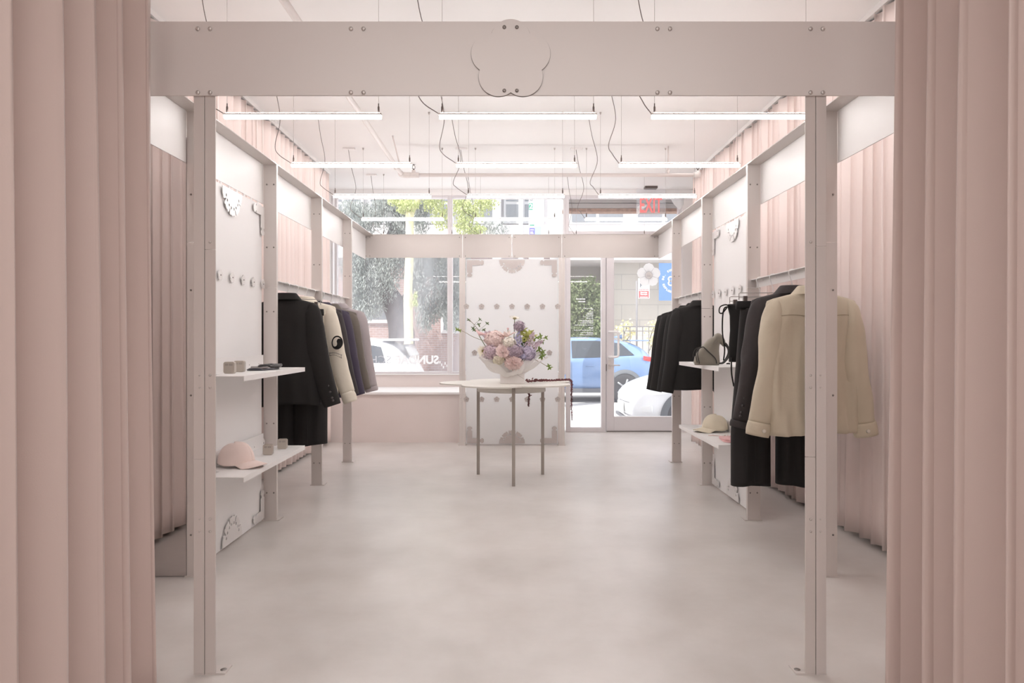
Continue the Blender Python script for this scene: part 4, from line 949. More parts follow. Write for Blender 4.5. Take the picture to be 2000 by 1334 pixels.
M['leafg'] = mat('leaf green', (118, 140, 62), rough=.5, trans=.3, var=.2, vscale=20); M['leafd'] = mat('deep leaf green', (84, 104, 58), rough=.5, trans=.25, var=.2, vscale=20); M['stem'] = mat('stem green', (110, 118, 74), rough=.6); M['yg'] = mat('yellow green bracts', (186, 188, 108), rough=.55, trans=.3, var=.2, vscale=20); M['disc'] = mat('daisy disc', (134, 122, 64), rough=.9, bump=.5, bscale=200)
M['twig'] = mat('brown twig', (128, 112, 84), rough=.8)
def flower(name, label, px, py, dy, fn, m, stem=True, cat='flower'):
    Y = YB0 + dy; c = at(px, py, Y); root = thing(name, label, cat, c, G)
    mb = MB(); fn(mb, c); mb.build('bloom', m, root)
    if stem:
        tgt = Vector((vx + (c.x - vx) * .25, vy + (Y - vy) * .3, tz + .09))
        MB().tube(bez(c - Vector((0, 0, .005)), c.lerp(tgt, .3) - Vector((0, 0, .03)), c.lerp(tgt, .7), tgt, 8), .0035, 6).build('stem', M['stem'], root)
    return root, c
def sph(n, rnd, bias=.0):
    out = []
    for i in range(n):
        z = 1 - 2 * (i + .5) / n; a = i * 2.39996; r = math.sqrt(1 - z * z); out.append(Vector((r * math.cos(a), r * math.sin(a), z)))
    return out
def cluster(R, n, fs, seed, sq=(1, 1, .85)):
    def fn(mb, c):
        rnd = random.Random(seed)
        mb.ball(c, R * .72, 12, 8, 0, sq)
        for d in sph(n, rnd):
            p = c + Vector((d.x * R * sq[0], d.y * R * sq[1], d.z * R * sq[2])) * (rnd.uniform(.84, 1.06) + .10 * math.sin(d.x * 9 + seed) * math.sin(d.z * 8 + seed * 2)); a0 = rnd.uniform(0, 6); t1 = d.orthogonal().normalized(); t2 = d.cross(t1)
            for k in range(4):
                a = a0 + k * PI / 2; e = t1 * math.cos(a) + t2 * math.sin(a); pet(mb, p, (e + d * .25), d, fs * rnd.uniform(.8, 1.15), fs * .95, .25, .3, n=3)
    return fn
def daisy(R, n, axis, seed):
    def fn(mb, c):
        rnd = random.Random(seed); ax = Vector(axis).normalized(); t1 = ax.orthogonal().normalized(); t2 = ax.cross(t1)
        for L in range(2):
            for k in range(n):
                a = 2 * PI * (k + .5 * L) / n + rnd.uniform(-.08, .08); e = t1 * math.cos(a) + t2 * math.sin(a)
                pet(mb, c + e * R * .18 + ax * .003 * L, e + ax * (.25 + .2 * L + rnd.uniform(-.15, .15)), ax, R * rnd.uniform(.75, 1.0), R * .14, .3, .1, n=4, pointed=.9)
    return fn
def rose(R, seed, layers=5, axis=(0, -1, .5)):
    def fn(mb, c):
        rnd = random.Random(seed); ax = Vector(axis).normalized(); t1 = ax.orthogonal().normalized(); t2 = ax.cross(t1)
        mb.ball(c, R * .35, 10, 6)
        for L in range(layers):
            q = (L + 1) / layers
            for k in range(4 + L):
                a = 2 * PI * k / (4 + L) + L * .7; e = t1 * math.cos(a) + t2 * math.sin(a)
                pet(mb, c + e * R * .25 * q - ax * R * .3, (e * (.25 + .75 * q ** 1.5) + ax * (1.15 - .8 * q)), -e + ax * .2, R * (.75 + .3 * q), R * (.7 + .35 * q), -.35 - .3 * q, -.5, n=6, pointed=.55)
    return fn
def ruffle(R, n, seed, sq=(1, 1, .7)):
    def fn(mb, c):
        rnd = random.Random(seed); mb.ball(c, R * .7, 12, 8, 0, sq)
        for d in sph(n, rnd):
            p = c + Vector((d.x * sq[0], d.y * sq[1], d.z * sq[2])) * R * .62; t1 = d.orthogonal().normalized(); a = rnd.uniform(0, 6); e = t1 * math.cos(a) + d.cross(t1) * math.sin(a)
            pet(mb, p, d + e * .5, e, R * rnd.uniform(.4, .6), R * .5, .5, .6, n=4, pointed=.5)
    return fn
def lily(R, seed):
    def fn(mb, c):
        for k in range(6):
            a = 2 * PI * k / 6 + .3; e = Vector((math.cos(a), math.sin(a) * .7, 0)); pet(mb, c - Vector((0, 0, R * .5)), e * .95 + Vector((0, -.1, .8)), -e + Vector((0, 0, .6)), R * 1.3, R * .5, .35, -.3, n=8, pointed=.8)
        for k in range(5):
            a = 2 * PI * k / 5; mb.tube([c - Vector((0, 0, R * .4)), c + Vector((math.cos(a) * .014, math.sin(a) * .014, R * .35))], .0012, 5)
    return fn
def calla(mb, c):
    rr = []
    for i in range(10):
        q = i / 9; p = c + Vector((.075 - .085 * q, 0, -.012 + .02 * q)); r = lerp(.006, .030, q ** 1.6)
        rr.append([p + Vector((-.02 * q * (1 if math.sin(2 * PI * k / 16) > 0 else -.9) * abs(math.sin(2 * PI * k / 16)) , r * math.cos(2 * PI * k / 16), r * math.sin(2 * PI * k / 16))) for k in range(16)])
    mb.loft(rr, caps=False)
def panicle(L, R, tilt, seed, n=110):
    def fn(mb, c):
        rnd = random.Random(seed); ax = Vector(tilt).normalized(); t1 = ax.orthogonal().normalized(); t2 = ax.cross(t1)
        for i in range(n):
            q = rnd.random(); a = i * 2.4; e = t1 * math.cos(a) + t2 * math.sin(a); r = R * (1 - q ** 1.5) * rnd.uniform(.75, 1.1) + .004; p = c - ax * L * .5 + ax * L * q + e * r
            for k in range(4):
                b_ = k * PI / 2 + i; f = (e.orthogonal().normalized() * math.cos(b_) + e.cross(e.orthogonal().normalized()) * math.sin(b_)); pet(mb, p, f + e * .5, e, .009, .008, .2, .3, n=2)
        mb.tube([c - ax * L * .6, c + ax * L * .45], .003, 5)
    return fn
r_, c_ = flower('daisy', 'tall ivory daisy standing at the very top of the bouquet', 1005, 622, -.02, daisy(.05, 17, (.1, -.25, 1), 1), M['p_white']); MB().ball(c_ + Vector((0, -.004, .0)), .016, 10, 6, sq=(1, 1, .7)).build('flower_centre', M['disc'], r_)
r_, c_ = flower('daisy', 'ivory daisy sticking out low on the left of the bouquet', 943, 686, -.10, daisy(.055, 17, (-.25, -1, .1), 2), M['p_white']); MB().ball(c_ + Vector((0.004, -.01, 0)), .014, 10, 6).build('flower_centre', M['disc'], r_)
flower('allium', 'dusty purple allium ball just below the top daisy', 1014, 637, -.03, cluster(.052, 110, .012, 3), M['p_purple'])
flower('lily', 'open pale pink lily left of the top daisy', 990, 650, -.06, lily(.078, 4), M['p_lily'])
flower('calla_lily', 'pink calla lily pointing left out of the bouquet', 934, 651, -.08, calla, M['p_calla'])
flower('hydrangea', 'pink hydrangea head on the upper left of the bouquet', 965, 663, -.04, cluster(.085, 170, .019, 6), M['p_pink'])
flower('hydrangea', 'mauve hydrangea head at the left edge of the bouquet', 958, 688, -.08, cluster(.075, 150, .016, 7), M['p_mauve'])
flower('stock_flower', 'white blossom cluster in the middle of the bouquet', 994, 670, -.15, cluster(.058, 90, .016, 8), M['p_cream'])
flower('stock_flower', 'pale green white blossom low on the left above the tissue paper', 974, 703, -.13, cluster(.05, 80, .015, 18), M['p_white'])
flower('delphinium', 'lavender blue flower spike right of the white blossom', 1012, 662, -.13, panicle(.13, .042, (.1, -.1, 1), 9, 130), M['p_blue'])
flower('hydrangea', 'dusky purple hydrangea head at the centre of the bouquet', 1005, 686, -.15, cluster(.074, 150, .016, 10), M['p_purple'])
flower('hydrangea', 'lilac hydrangea head low on the right of the bouquet', 1030, 690, -.09, cluster(.072, 150, .016, 11), M['p_lilac'])
flower('rose', 'peach pink garden rose facing out, left of centre', 982, 686, -.19, rose(.05, 12), M['p_rose'])
flower('rose', 'blush rose just below and right of the peach rose', 992, 694, -.17, rose(.036, 13), M['p_pink'])
flower('carnation', 'large ruffled pink bloom at the front above the tissue paper', 1003, 708, -.17, ruffle(.078, 150, 14), M['p_rose'])
flower('sweet_pea', 'small lavender bloom between the purple and lilac heads', 1021, 697, -.17, ruffle(.032, 40, 15), M['p_blue'])
flower('lilac', 'mauve lilac spray leaning right, upper one', 1037, 663, -.05, panicle(.14, .036, (.35, 0, 1), 16), M['p_mauve'])
flower('lilac', 'mauve lilac spray leaning right, outer lower one', 1051, 672, -.05, panicle(.10, .024, (.8, 0, .6), 17, 80), M['p_mauve'])
flower('orchid', 'small pink orchid behind the hydrangea on the upper left', 953, 655, .0, rose(.034, 19, 3), M['p_mauve'])
flower('berry', 'single dark pink bud on a thin stalk beside the lily', 992, 642, -.02, lambda mb, c: mb.ball(c, .010, 10, 6), M['p_calla'])
def leaf(mb, p, d, L, W, mi=0): pet(mb, p, d, (0, -.6, .8), L, W, .25, .12, mi, n=5, pointed=.85)
def foliage_branch(name, label, pts, leaves, m, lsz=.04, seed=0, dy=0.0, tw=.0022):
    Y = YB0 + dy; P3 = [Vector((xa(p[0], Y), Y + (p[2] if len(p) > 2 else 0), za(p[1], Y))) for p in pts]
    root = thing(name, label, 'foliage', P3[0], G); MB().tube(spline(P3, 6), tw, 6).build('twig', M['twig'], root)
    mb = MB(); rnd = random.Random(seed)
    for (px, py) in leaves:
        c = Vector((xa(px, Y), Y + rnd.uniform(-.02, .02), za(py, Y)))
        for k in range(4):
            a = rnd.uniform(0, 1) + k * PI / 2; leaf(mb, c, (math.cos(a), rnd.uniform(-.6, .4), math.sin(a) * .8 + .1), lsz * rnd.uniform(.7, 1.15), lsz * .5)
        nb = min(P3, key=lambda q: (q - c).length); mb.tube([nb, c], .0012, 5)
    mb.build('leaves', m, root); return root
foliage_branch('leafy_branch', 'long thin leafy branch arching out to the left of the bouquet', [(958, 668, -.05), (940, 664), (922, 657), (908, 649), (894, 643)], [(893, 644), (898, 645)], M['leafg'], .03, 1)
foliage_branch('leafy_branch', 'upright thin leafy branch with small leaves, upper left of the bouquet', [(955, 664, -.05), (945, 658), (935, 645), (926, 634), (917, 625)], [(916, 625), (935, 634), (937, 624), (945, 644), (924, 641), (927, 645), (952, 632)], M['leafd'], .026, 2)
foliage_branch('green_spray', 'yellow green leafy spray on the upper right of the bouquet', [(1010, 690, -.05), (1018, 668), (1022, 655), (1026, 645)], [(1018, 650), (1023, 645), (1030, 650), (1036, 652), (1027, 658), (1020, 662), (1040, 657), (1031, 664), (1014, 655), (1034, 660)], M['yg'], .05, 3, .0)
foliage_branch('green_spray', 'dark green leaves in the middle right of the bouquet', [(1012, 700, -.05), (1022, 680), (1028, 668)], [(1024, 668), (1031, 672), (1037, 682), (1027, 676), (1018, 668), (985, 662), (990, 664)], M['leafd'], .045, 4, .02)
foliage_branch('leafy_branch', 'leafy branch reaching out on the upper right of the bouquet', [(1030, 690, 0), (1045, 672), (1055, 663), (1064, 659)], [(1049, 660), (1056, 657), (1060, 667), (1066, 660), (1044, 662)], M['leafg'], .034, 5)
foliage_branch('leafy_branch', 'broad green leaves low on the right above the tissue paper', [(1030, 700, 0), (1045, 692), (1056, 688), (1062, 694)], [(1053, 683), (1058, 690), (1061, 686), (1058, 697), (1040, 682), (1062, 695)], M['leafg'], .04, 6)
foliage_branch('leafy_branch', 'small green leaf sprig poking out below the tissue paper on the far right', [(1040, 700, 0), (1056, 708), (1066, 714), (1073, 716)], [(1072, 714), (1074, 718)], M['leafg'], .034, 7)
# amaranth garlands
M['amaranth'] = mat('dried amaranth red', (112, 66, 68), rough=.85, var=.25, vscale=60)
def garland(name, label, pts, r, seed, taper=1.0):
    rnd = random.Random(seed); P = spline(pts, 14); mb = MB()
    for i, p in enumerate(P):
        q = i / len(P); k = 1 - taper * q
        for j in range(5): mb.ball(p + Vector((rnd.gauss(0, r * .75), rnd.gauss(0, r * .75), abs(rnd.gauss(0, r * .8)) if p.z > tz else rnd.gauss(0, r * .5))) * k, r * rnd.uniform(.35, .8) * (.35 + .65 * k), 6, 4)
    mb.tube(P, .0015, 5)
    solo(name, label, 'flower garland', mb, M['amaranth'])
z_ = tz + .011
garland('amaranth_garland', 'dark red amaranth strand lying along the table and hanging off its right edge', [(.135, 6.24, z_), (.24, 6.34, z_), (.33, 6.38, z_), (.42, 6.42, z_), (.49, 6.44, z_ + .002), (.532, 6.42, tz + .006), (.536, 6.40, tz - .08), (.535, 6.40, tz - .2), (.538, 6.40, tz - .34)], .0115, 3, .7)
garland('amaranth_garland', 'short dark red amaranth strand hanging down from under the table', [(.153, 6.36, tz - .03), (.153, 6.36, tz - .1), (.15, 6.36, tz - .17), (.147, 6.36, tz - .215)], .010, 5, .7)
# ------------------------------------------------------------------ street outside
ZR_ = -.30
M['pave'] = mat('pale pavement', (214, 210, 206), rough=.85, var=.05, vscale=2)
M['road'] = mat('pale asphalt', (176, 174, 174), rough=.9, var=.06, vscale=3)
M['kerb'] = mat('kerb stone', (196, 192, 188), rough=.85)
sw = MB().add([(-30, 9.62, -.02), (30, 9.62, -.02), (30, 10.7, -.14), (-30, 10.7, -.14)], [(0, 1, 2, 3)])
struct('sidewalk', sw, M['pave'])
struct('kerb', MB().box(-30, 30, 10.7, 10.82, ZR_, -.14), M['kerb'])
struct('road', MB().box(-40, 40, 10.82, 20.0, ZR_ - .2, ZR_), M['road'])
struct('sidewalk_far', MB().box(-40, 40, 20.0, 30, ZR_ - .2, ZR_ + .14), M['pave'])
M['brick'] = brick_mat('greyish red brick', (150, 124, 120), (160, 134, 130), (168, 158, 156))  # two greyish reds with a paler mortar
M['concrete'] = brick_mat('pale concrete block', (182, 176, 168), (188, 182, 174), (168, 163, 157), bw=1.2, bh=.5)
M['stone'] = mat('limestone band', (206, 203, 204), rough=.85, var=.05, vscale=2)
M['winframe'] = mat('grey window frame', (188, 188, 190), rough=.6)
M['winglass'] = mat('dark window pane', (120, 124, 130), rough=.1, spec=.6)
YBd = 24.0
b = thing('school_building', 'red brick building across the street behind the drooping conifer', 'building', (-7.0, YBd, ZR_ + .14))
g0 = ZR_ + .14
MB().box(-16, 1.34, YBd, YBd + 3, g0, 3.95).build('brick_wall', M['brick'], b)
MB().box(-16, 1.34, YBd - .12, YBd + 3, 3.95, 5.05).build('stone_band', M['stone'], b)
MB().box(-16, 1.34, YBd + .1, YBd + 3, 5.05, 9.5).build('upper_wall', M['stone'], b)
for x0 in [-9.4 + 1.52 * k for k in range(7)]:
    f = MB().box(x0, x0 + 1.36, YBd - .02, YBd + .12, 5.1, 7.6).build('window', M['winframe'], b)
    gm = MB()
    for i in range(2):
        for z0, z1 in ((5.2, 5.75), (5.85, 6.55), (6.65, 7.5)): gm.box(x0 + .08 + i * .63, x0 + .62 + i * .63, YBd - .03, YBd - .02, z0, z1)
    gm.build('pane', M['winglass'], f)
for x0, z0, z1 in ((-7.6, 1.75, 3.3), (-5.35, 1.75, 3.3), (-2.4, 1.4, 3.1)):
    f = MB().box(x0, x0 + 1.3, YBd - .06, YBd + .02, z0, z1).build('window', M['stone'], b)
    MB().box(x0 + .1, x0 + 1.2, YBd - .07, YBd - .06, z0 + .12, z1 - .1).build('pane', M['winglass'], f)
b = thing('concrete_building', 'pale concrete building across the street seen through the glass door', 'building', (6.0, YBd, g0))
MB().box(3.35, 14, YBd - .6, YBd + 3, g0, 3.72).build('block_wall', M['concrete'], b)
MB().box(1.36, 14, YBd - 1.5, YBd + 3, 3.72, 4.15).build('canopy', M['stone'], b)
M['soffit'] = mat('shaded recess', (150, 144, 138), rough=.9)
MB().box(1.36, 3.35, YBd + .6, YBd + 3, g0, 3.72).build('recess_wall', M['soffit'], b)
MB().box(1.36, 14, YBd - .2, YBd + 3, 4.15, 9.0).build('upper_wall', M['stone'], b)
for x0 in (2.1, 4.3, 7.2):
    f = MB().box(x0 - .2, x0 + 1.7, YBd - .26, YBd - .18, 5.05, 5.75).build('window', M['winframe'], b)
    MB().box(x0 - .1, x0 + .7, YBd - .28, YBd - .26, 5.12, 5.68).box(x0 + .8, x0 + 1.6, YBd - .28, YBd - .26, 5.12, 5.68).build('pane', M['winglass'], f)
M['white_gloss'] = mat('white pilaster', (244, 244, 246), rough=.6)
for px0, px1 in ((962, 978), (1013, 1021)):
    x0, x1 = xa(px0, YBd - .4), xa(px1, YBd - .4)
    solo('facade_pillar', 'tall white pillar of the school facade, %s of the street banner' % ('left, wider one' if px0 < 1000 else 'slim one just left'), 'pillar', MB().box(x0, x1, YBd - .5, YBd - .13, g0, 8.5), M['white_gloss'], 'facade pillars')
# roller shutter housing above the door outside
M['shutter'] = mat('grey shutter metal', (176, 172, 170), rough=.5, metal=.3); M['rust'] = mat('rusty edge', (150, 118, 100), rough=.9, var=.3, vscale=20)
t = thing('roller_shutter', 'grey rolled-up shutter housing with rusty bottom edge outside above the door', 'shutter', (1.6, 9.8, 2.98))
for k in range(3):
    MB().box(.72, 2.5, 9.72 - .012 * (k % 2), 9.9, 3.02 + k * .075, 3.088 + k * .075).build('slat', M['shutter'], t, bevel=.006)
MB().box(.70, 2.5, 9.715, 9.9, 2.975, 3.018).build('bottom_edge', M['rust'], t)
M['plastic'] = mat('clear plastic sheet', (240, 240, 240), rough=.3, trans=.4)
pl = MB().grid(lambda u, v: (lerp(2.10, 2.34, u) , 9.40 + .025 * math.sin(u * 9), lerp(3.135, 3.135 - .20 * (1 - abs(u - .45) * 1.6), v)), 16, 6)
solo('plastic_sheet', 'small crumpled white plastic sheet hanging in the corner above the door', 'plastic sheet', pl, M['plastic'])

# cars (front towards -X), stations: x, z_low, z_belt, z_top, half width belt, half width top
def car(name, label, x_front, y_near, z0, st, body, wheels, wr, windows, extras, W=1.84):
    yc = y_near + W / 2; t = thing(name, label, 'car', (x_front, yc, z0))
    def ring(s_):
        x, zl, zb, zt, hb, ht = s_; pts = [(hb * .80, zl), (hb * .97, zl + .10), (hb, lerp(zl, zb, .45)), (hb * .985, zb - .06), (hb * .95, zb)]
        pts += [(lerp(hb * .93, ht, q), lerp(zb, zt - .03, q)) for q in (.33, .66, 1.0)] + [(ht * .82, zt), (ht * .4, zt + .02)]
        r = [(x_front + x, yc - y, z0 + z) for y, z in pts]; r += [(x_front + x, yc + y, z0 + z) for y, z in reversed(pts)]; return r
    mb = MB().loft([ring(s_) for s_ in st]); mb.build('body', body, t, subsurf=2)
    def surf(x, q, off=.012):
        for s0, s1 in zip(st, st[1:]):
            if s0[0] <= x <= s1[0]:
                k = (x - s0[0]) / (s1[0] - s0[0]); r = [lerp(a_, b_, k) for a_, b_ in zip(s0, s1)]; break
        _, zl, zb, zt, hb, ht = r
        return (x_front + x, yc - lerp(hb * .94, ht, q) - off, z0 + lerp(zb, zt - .03, q))
    for wn in windows:
        n = 10; top = [surf(lerp(wn[2][0], wn[2][1], i / n), wn[2][2] if len(wn[2]) < 4 else lerp(wn[2][2], wn[2][3], i / n)) for i in range(n + 1)]; bot = [surf(lerp(wn[1][0], wn[1][1], i / n), wn[1][2]) for i in range(n + 1)]
        m2 = MB(); m2.add(bot + top, [(i, i + 1, n + 2 + i, n + 1 + i) for i in range(n)]); m2.build(wn[0], M['carglass'], t)
    for wx in wheels:
        for sd in (-1, 1):
            yw = yc + sd * (W / 2 - .11)
            w_ = MB().lathe([(wr * .62, -.10), (wr * .9, -.115), (wr, -.08), (wr, .08), (wr * .9, .115), (wr * .62, .10)], (x_front + wx, yw, z0 + wr), 32, 'y').build('wheel', M['tyre'], t)
            rm = MB().lathe([(wr * .60, sd * .08), (wr * .62, sd * .10), (wr * .2, sd * .07), (.01, sd * .07)], (x_front + wx, yw, z0 + wr), 24, 'y')
            for k in range(5):
                a = 2 * PI * k / 5; rm.tube([(x_front + wx, yw + sd * .095, z0 + wr), (x_front + wx + wr * .6 * math.cos(a), yw + sd * .10, z0 + wr + wr * .6 * math.sin(a))], .028, 6)
            rm.build('rim', M['rim'], w_)
            if sd < 0:
                ar = MB(); n = 20
                o1 = [(x_front + wx + (wr + .075) * math.cos(PI * i / n), yw - .108, z0 + wr + (wr + .075) * math.sin(PI * i / n)) for i in range(n + 1)]
                o2 = [(x_front + wx + (wr - .02) * math.cos(PI * i / n), yw - .116, z0 + wr + (wr - .02) * math.sin(PI * i / n)) for i in range(n + 1)]
                o3 = [(p[0], p[1] + .13, p[2]) for p in o1]
                ar.loft([o3, o1, o2], caps=False, closed=False); ar.build('wheel_arch', M['arch'], t)
    extras(t, surf, yc); return t
M['carglass'] = mat('car window glass', (46, 52, 60), rough=.06, spec=.8); M['tyre'] = mat('tyre rubber', (58, 58, 62), rough=.8); M['rim'] = mat('alloy rim', (150, 152, 156), rough=.35, metal=.6); M['arch'] = mat('dark wheel arch', (92, 96, 102), rough=.8)
M['blue'] = mat('pale blue car paint', (112, 140, 182), rough=.25, coat=.6, metal=.2); M['carwhite'] = mat('white car paint', (234, 236, 240), rough=.25, coat=.6); M['taillight'] = mat('red tail light', (206, 60, 62), rough=.2); M['lamp'] = mat('headlight lens', (236, 238, 240), rough=.1, spec=.8); M['trimdark'] = mat('car trim grey', (96, 98, 104), rough=.6); M['plate'] = mat('plate', (230, 230, 226), rough=.5)
SUVst = [(0, .42, .72, .78, .62, .5), (.10, .32, .84, .90, .82, .62), (.5, .24, .93, 1.0, .90, .70), (1.1, .22, .98, 1.07, .92, .72), (1.45, .22, 1.0, 1.16, .92, .70), (1.95, .22, 1.02, 1.46, .92, .62), (2.35, .22, 1.03, 1.56, .92, .60), (3.1, .22, 1.05, 1.56, .92, .60), (3.7, .23, 1.08, 1.50, .92, .59), (4.15, .26, 1.12, 1.38, .90, .56), (4.42, .32, 1.08, 1.18, .84, .56), (4.55, .42, .95, 1.0, .74, .5), (4.6, .5, .8, .86, .66, .45)]
def suv_extra(t, surf, yc):
    X = -1.08
    MB().loft([[Vector((X + 4.22, yc - .905, ZR_ + 1.02)), Vector((X + 4.22, yc - .905, ZR_ + 1.12)), Vector((X + 4.24, yc - .88, ZR_ + 1.12)), Vector((X + 4.24, yc - .88, ZR_ + 1.02))], [Vector((X + 4.58, yc - .72, ZR_ + .94)), Vector((X + 4.52, yc - .78, ZR_ + 1.07)), Vector((X + 4.56, yc - .5, ZR_ + 1.05)), Vector((X + 4.6, yc - .5, ZR_ + .95))]], smooth=False).build('tail_light', M['taillight'], t)
    MB().box(X + 3.95, X + 4.42, yc - .55, yc + .55, ZR_ + 1.47, ZR_ + 1.50).build('roof_spoiler', M['blue'], t, bevel=.01)
    for x in (1.75, 2.85): MB().tube([(X + x, yc - .935, ZR_ + .88), (X + x + .2, yc - .935, ZR_ + .89)], .014, 8).build('door_handle', M['blue'], t)
    for x in (1.42, 2.5, 3.3):
        MB().tube([(X + x + (.12 if x == 3.3 else 0), yc - .925, ZR_ + .45), (X + x, yc - .925, ZR_ + .6), (X + x, yc - .912, ZR_ + .98)], .004, 5).build('door_seam', M['trimdark'], t)
    MB().box(X + .9, X + 3.4, yc - .915, yc - .86, ZR_ + .24, ZR_ + .34).build('side_sill', M['trimdark'], t)
    MB().loft([[(X + 3.6, yc - .02, ZR_ + 1.56), (X + 3.6, yc + .02, ZR_ + 1.56), (X + 3.6, yc, ZR_ + 1.57)], [(X + 3.85, yc - .02, ZR_ + 1.53), (X + 3.85, yc + .02, ZR_ + 1.53), (X + 3.85, yc, ZR_ + 1.64)]]).build('antenna_fin', M['blue'], t)
car('car', 'pale blue hatchback-style crossover on the road, seen through the glass door and sidelight', -1.08, 17.0, ZR_, SUVst, M['blue'], (.95, 3.78), .36,
    [('side_window', (1.55, 2.42, .06), (1.98, 2.42, .9)), ('side_window', (2.52, 3.28, .06), (2.52, 3.28, .9)), ('side_window', (3.36, 4.02, .10), (3.36, 3.72, .88, .88))], suv_extra)
SEDst = [(0, .34, .58, .62, .52, .4), (.06, .24, .66, .72, .70, .5), (.22, .20, .74, .82, .82, .58), (.6, .19, .83, .93, .89, .64), (1.2, .19, .92, 1.03, .91, .68), (1.5, .19, .95, 1.12, .91, .68), (2.1, .2, .98, 1.44, .91, .6), (2.7, .2, .99, 1.52, .91, .58), (3.5, .22, 1.0, 1.46, .91, .57), (4.1, .26, 1.0, 1.2, .87, .56), (4.4, .36, .9, .98, .75, .5)]
def ev_extra(t, surf, yc):
    X = 1.82
    for sd in (-1,):
        MB().loft([[Vector((X + .14, yc - .70, ZR_ + .70)), Vector((X + .10, yc - .72, ZR_ + .62)), Vector((X + .06, yc - .6, ZR_ + .64)), Vector((X + .10, yc - .58, ZR_ + .72))], [Vector((X + .72, yc - .93, ZR_ + .84)), Vector((X + .62, yc - .94, ZR_ + .70)), Vector((X + .60, yc - .90, ZR_ + .70)), Vector((X + .70, yc - .88, ZR_ + .86))]], smooth=False).build('headlight', M['lamp'], t)
        MB().loft([[Vector((X + .02, yc - .62, ZR_ + .40)), Vector((X + .02, yc - .62, ZR_ + .46)), Vector((X + .1, yc - .6, ZR_ + .46)), Vector((X + .1, yc - .6, ZR_ + .4))], [Vector((X + .34, yc - .9, ZR_ + .40)), Vector((X + .32, yc - .9, ZR_ + .50)), Vector((X + .36, yc - .85, ZR_ + .5)), Vector((X + .36, yc - .85, ZR_ + .4))]], smooth=False).build('fog_light', M['lamp'], t)
    MB().box(X - .03, X - .005, yc - .30, yc + .22, ZR_ + .33, ZR_ + .5).build('number_plate', M['plate'], t)
    MB().box(X - .02, X + .02, yc - .5, yc + .5, ZR_ + .24, ZR_ + .29).build('lower_grille', M['trimdark'], t)
    MB().tube([(X + .03, yc - .6, ZR_ + .53), (X - .01, yc - .3, ZR_ + .53), (X - .02, yc, ZR_ + .53)], .006, 6).build('bumper_seam', M['trimdark'], t)
car('car', 'white car at the kerb on the right, its nose seen through the glass door', 1.82, 10.95, ZR_, SEDst, M['carwhite'], (.88, 3.5), .33, [('side_window', (1.75, 2.6, .06), (2.15, 2.6, .88)), ('side_window', (2.7, 3.5, .06), (2.7, 3.4, .88))], ev_extra, W=1.82)
HATst = [(0, .34, .6, .66, .55, .4), (.1, .24, .72, .8, .8, .55), (.5, .2, .84, .94, .89, .64), (1.1, .2, .94, 1.06, .91, .68), (1.4, .2, .97, 1.16, .91, .68), (2.0, .2, 1.02, 1.47, .91, .64), (2.6, .2, 1.05, 1.55, .91, .63), (3.3, .2, 1.10, 1.555, .91, .62), (3.9, .22, 1.14, 1.53, .91, .61), (4.22, .25, 1.14, 1.46, .89, .60), (4.42, .30, 1.05, 1.22, .86, .58), (4.55, .40, .90, 1.02, .80, .54), (4.62, .5, .78, .86, .7, .5)]
def hat_extra(t, surf, yc):
    X = HX
    MB().box(X + 4.0, X + 4.46, yc - .58, yc + .58, ZR_ + 1.50, ZR_ + 1.54).build('roof_spoiler', M['carwhite'], t, bevel=.012)
    MB().grid(lambda u, v: (X + lerp(4.36, 4.46, v), yc + lerp(-.56, .56, u), ZR_ + lerp(1.45, 1.26, v)), 6, 4).build('rear_window', M['carglass'], t)
    MB().loft([[Vector((X + 4.28, yc - .91, ZR_ + .90)), Vector((X + 4.26, yc - .91, ZR_ + 1.0)), Vector((X + 4.3, yc - .84, ZR_ + 1.0)), Vector((X + 4.32, yc - .84, ZR_ + .90))], [Vector((X + 4.66, yc - .6, ZR_ + .90)), Vector((X + 4.6, yc - .62, ZR_ + 1.0)), Vector((X + 4.56, yc - .4, ZR_ + 1.0)), Vector((X + 4.62, yc - .4, ZR_ + .90))]], smooth=False).build('tail_light', M['taillight'], t)
    MB().tube([(X + 2.2, yc - .62, ZR_ + 1.575), (X + 2.9, yc - .63, ZR_ + 1.59), (X + 3.6, yc - .62, ZR_ + 1.57)], .012, 6).build('roof_rail', M['trimdark'], t)
    for x in (2.5, 3.75): MB().tube([(X + x, yc - .925, ZR_ + .4), (X + x, yc - .93, ZR_ + .7), (X + x, yc - .90, ZR_ + 1.02)], .004, 5).build('door_seam', M['trimdark'], t)
HX = -6.08
car('car', 'white hatchback at the kerb on the left, its tail seen through the shop window', HX, 10.95, ZR_, HATst, M['carwhite'], (.9, 3.6), .33, [('side_window', (1.5, 2.45, .06), (2.05, 2.45, .86)), ('side_window', (2.55, 3.70, .06), (2.55, 3.70, .84)), ('side_window', (3.80, 4.12, .08), (3.80, 4.02, .82, .8))], hat_extra, W=1.82)

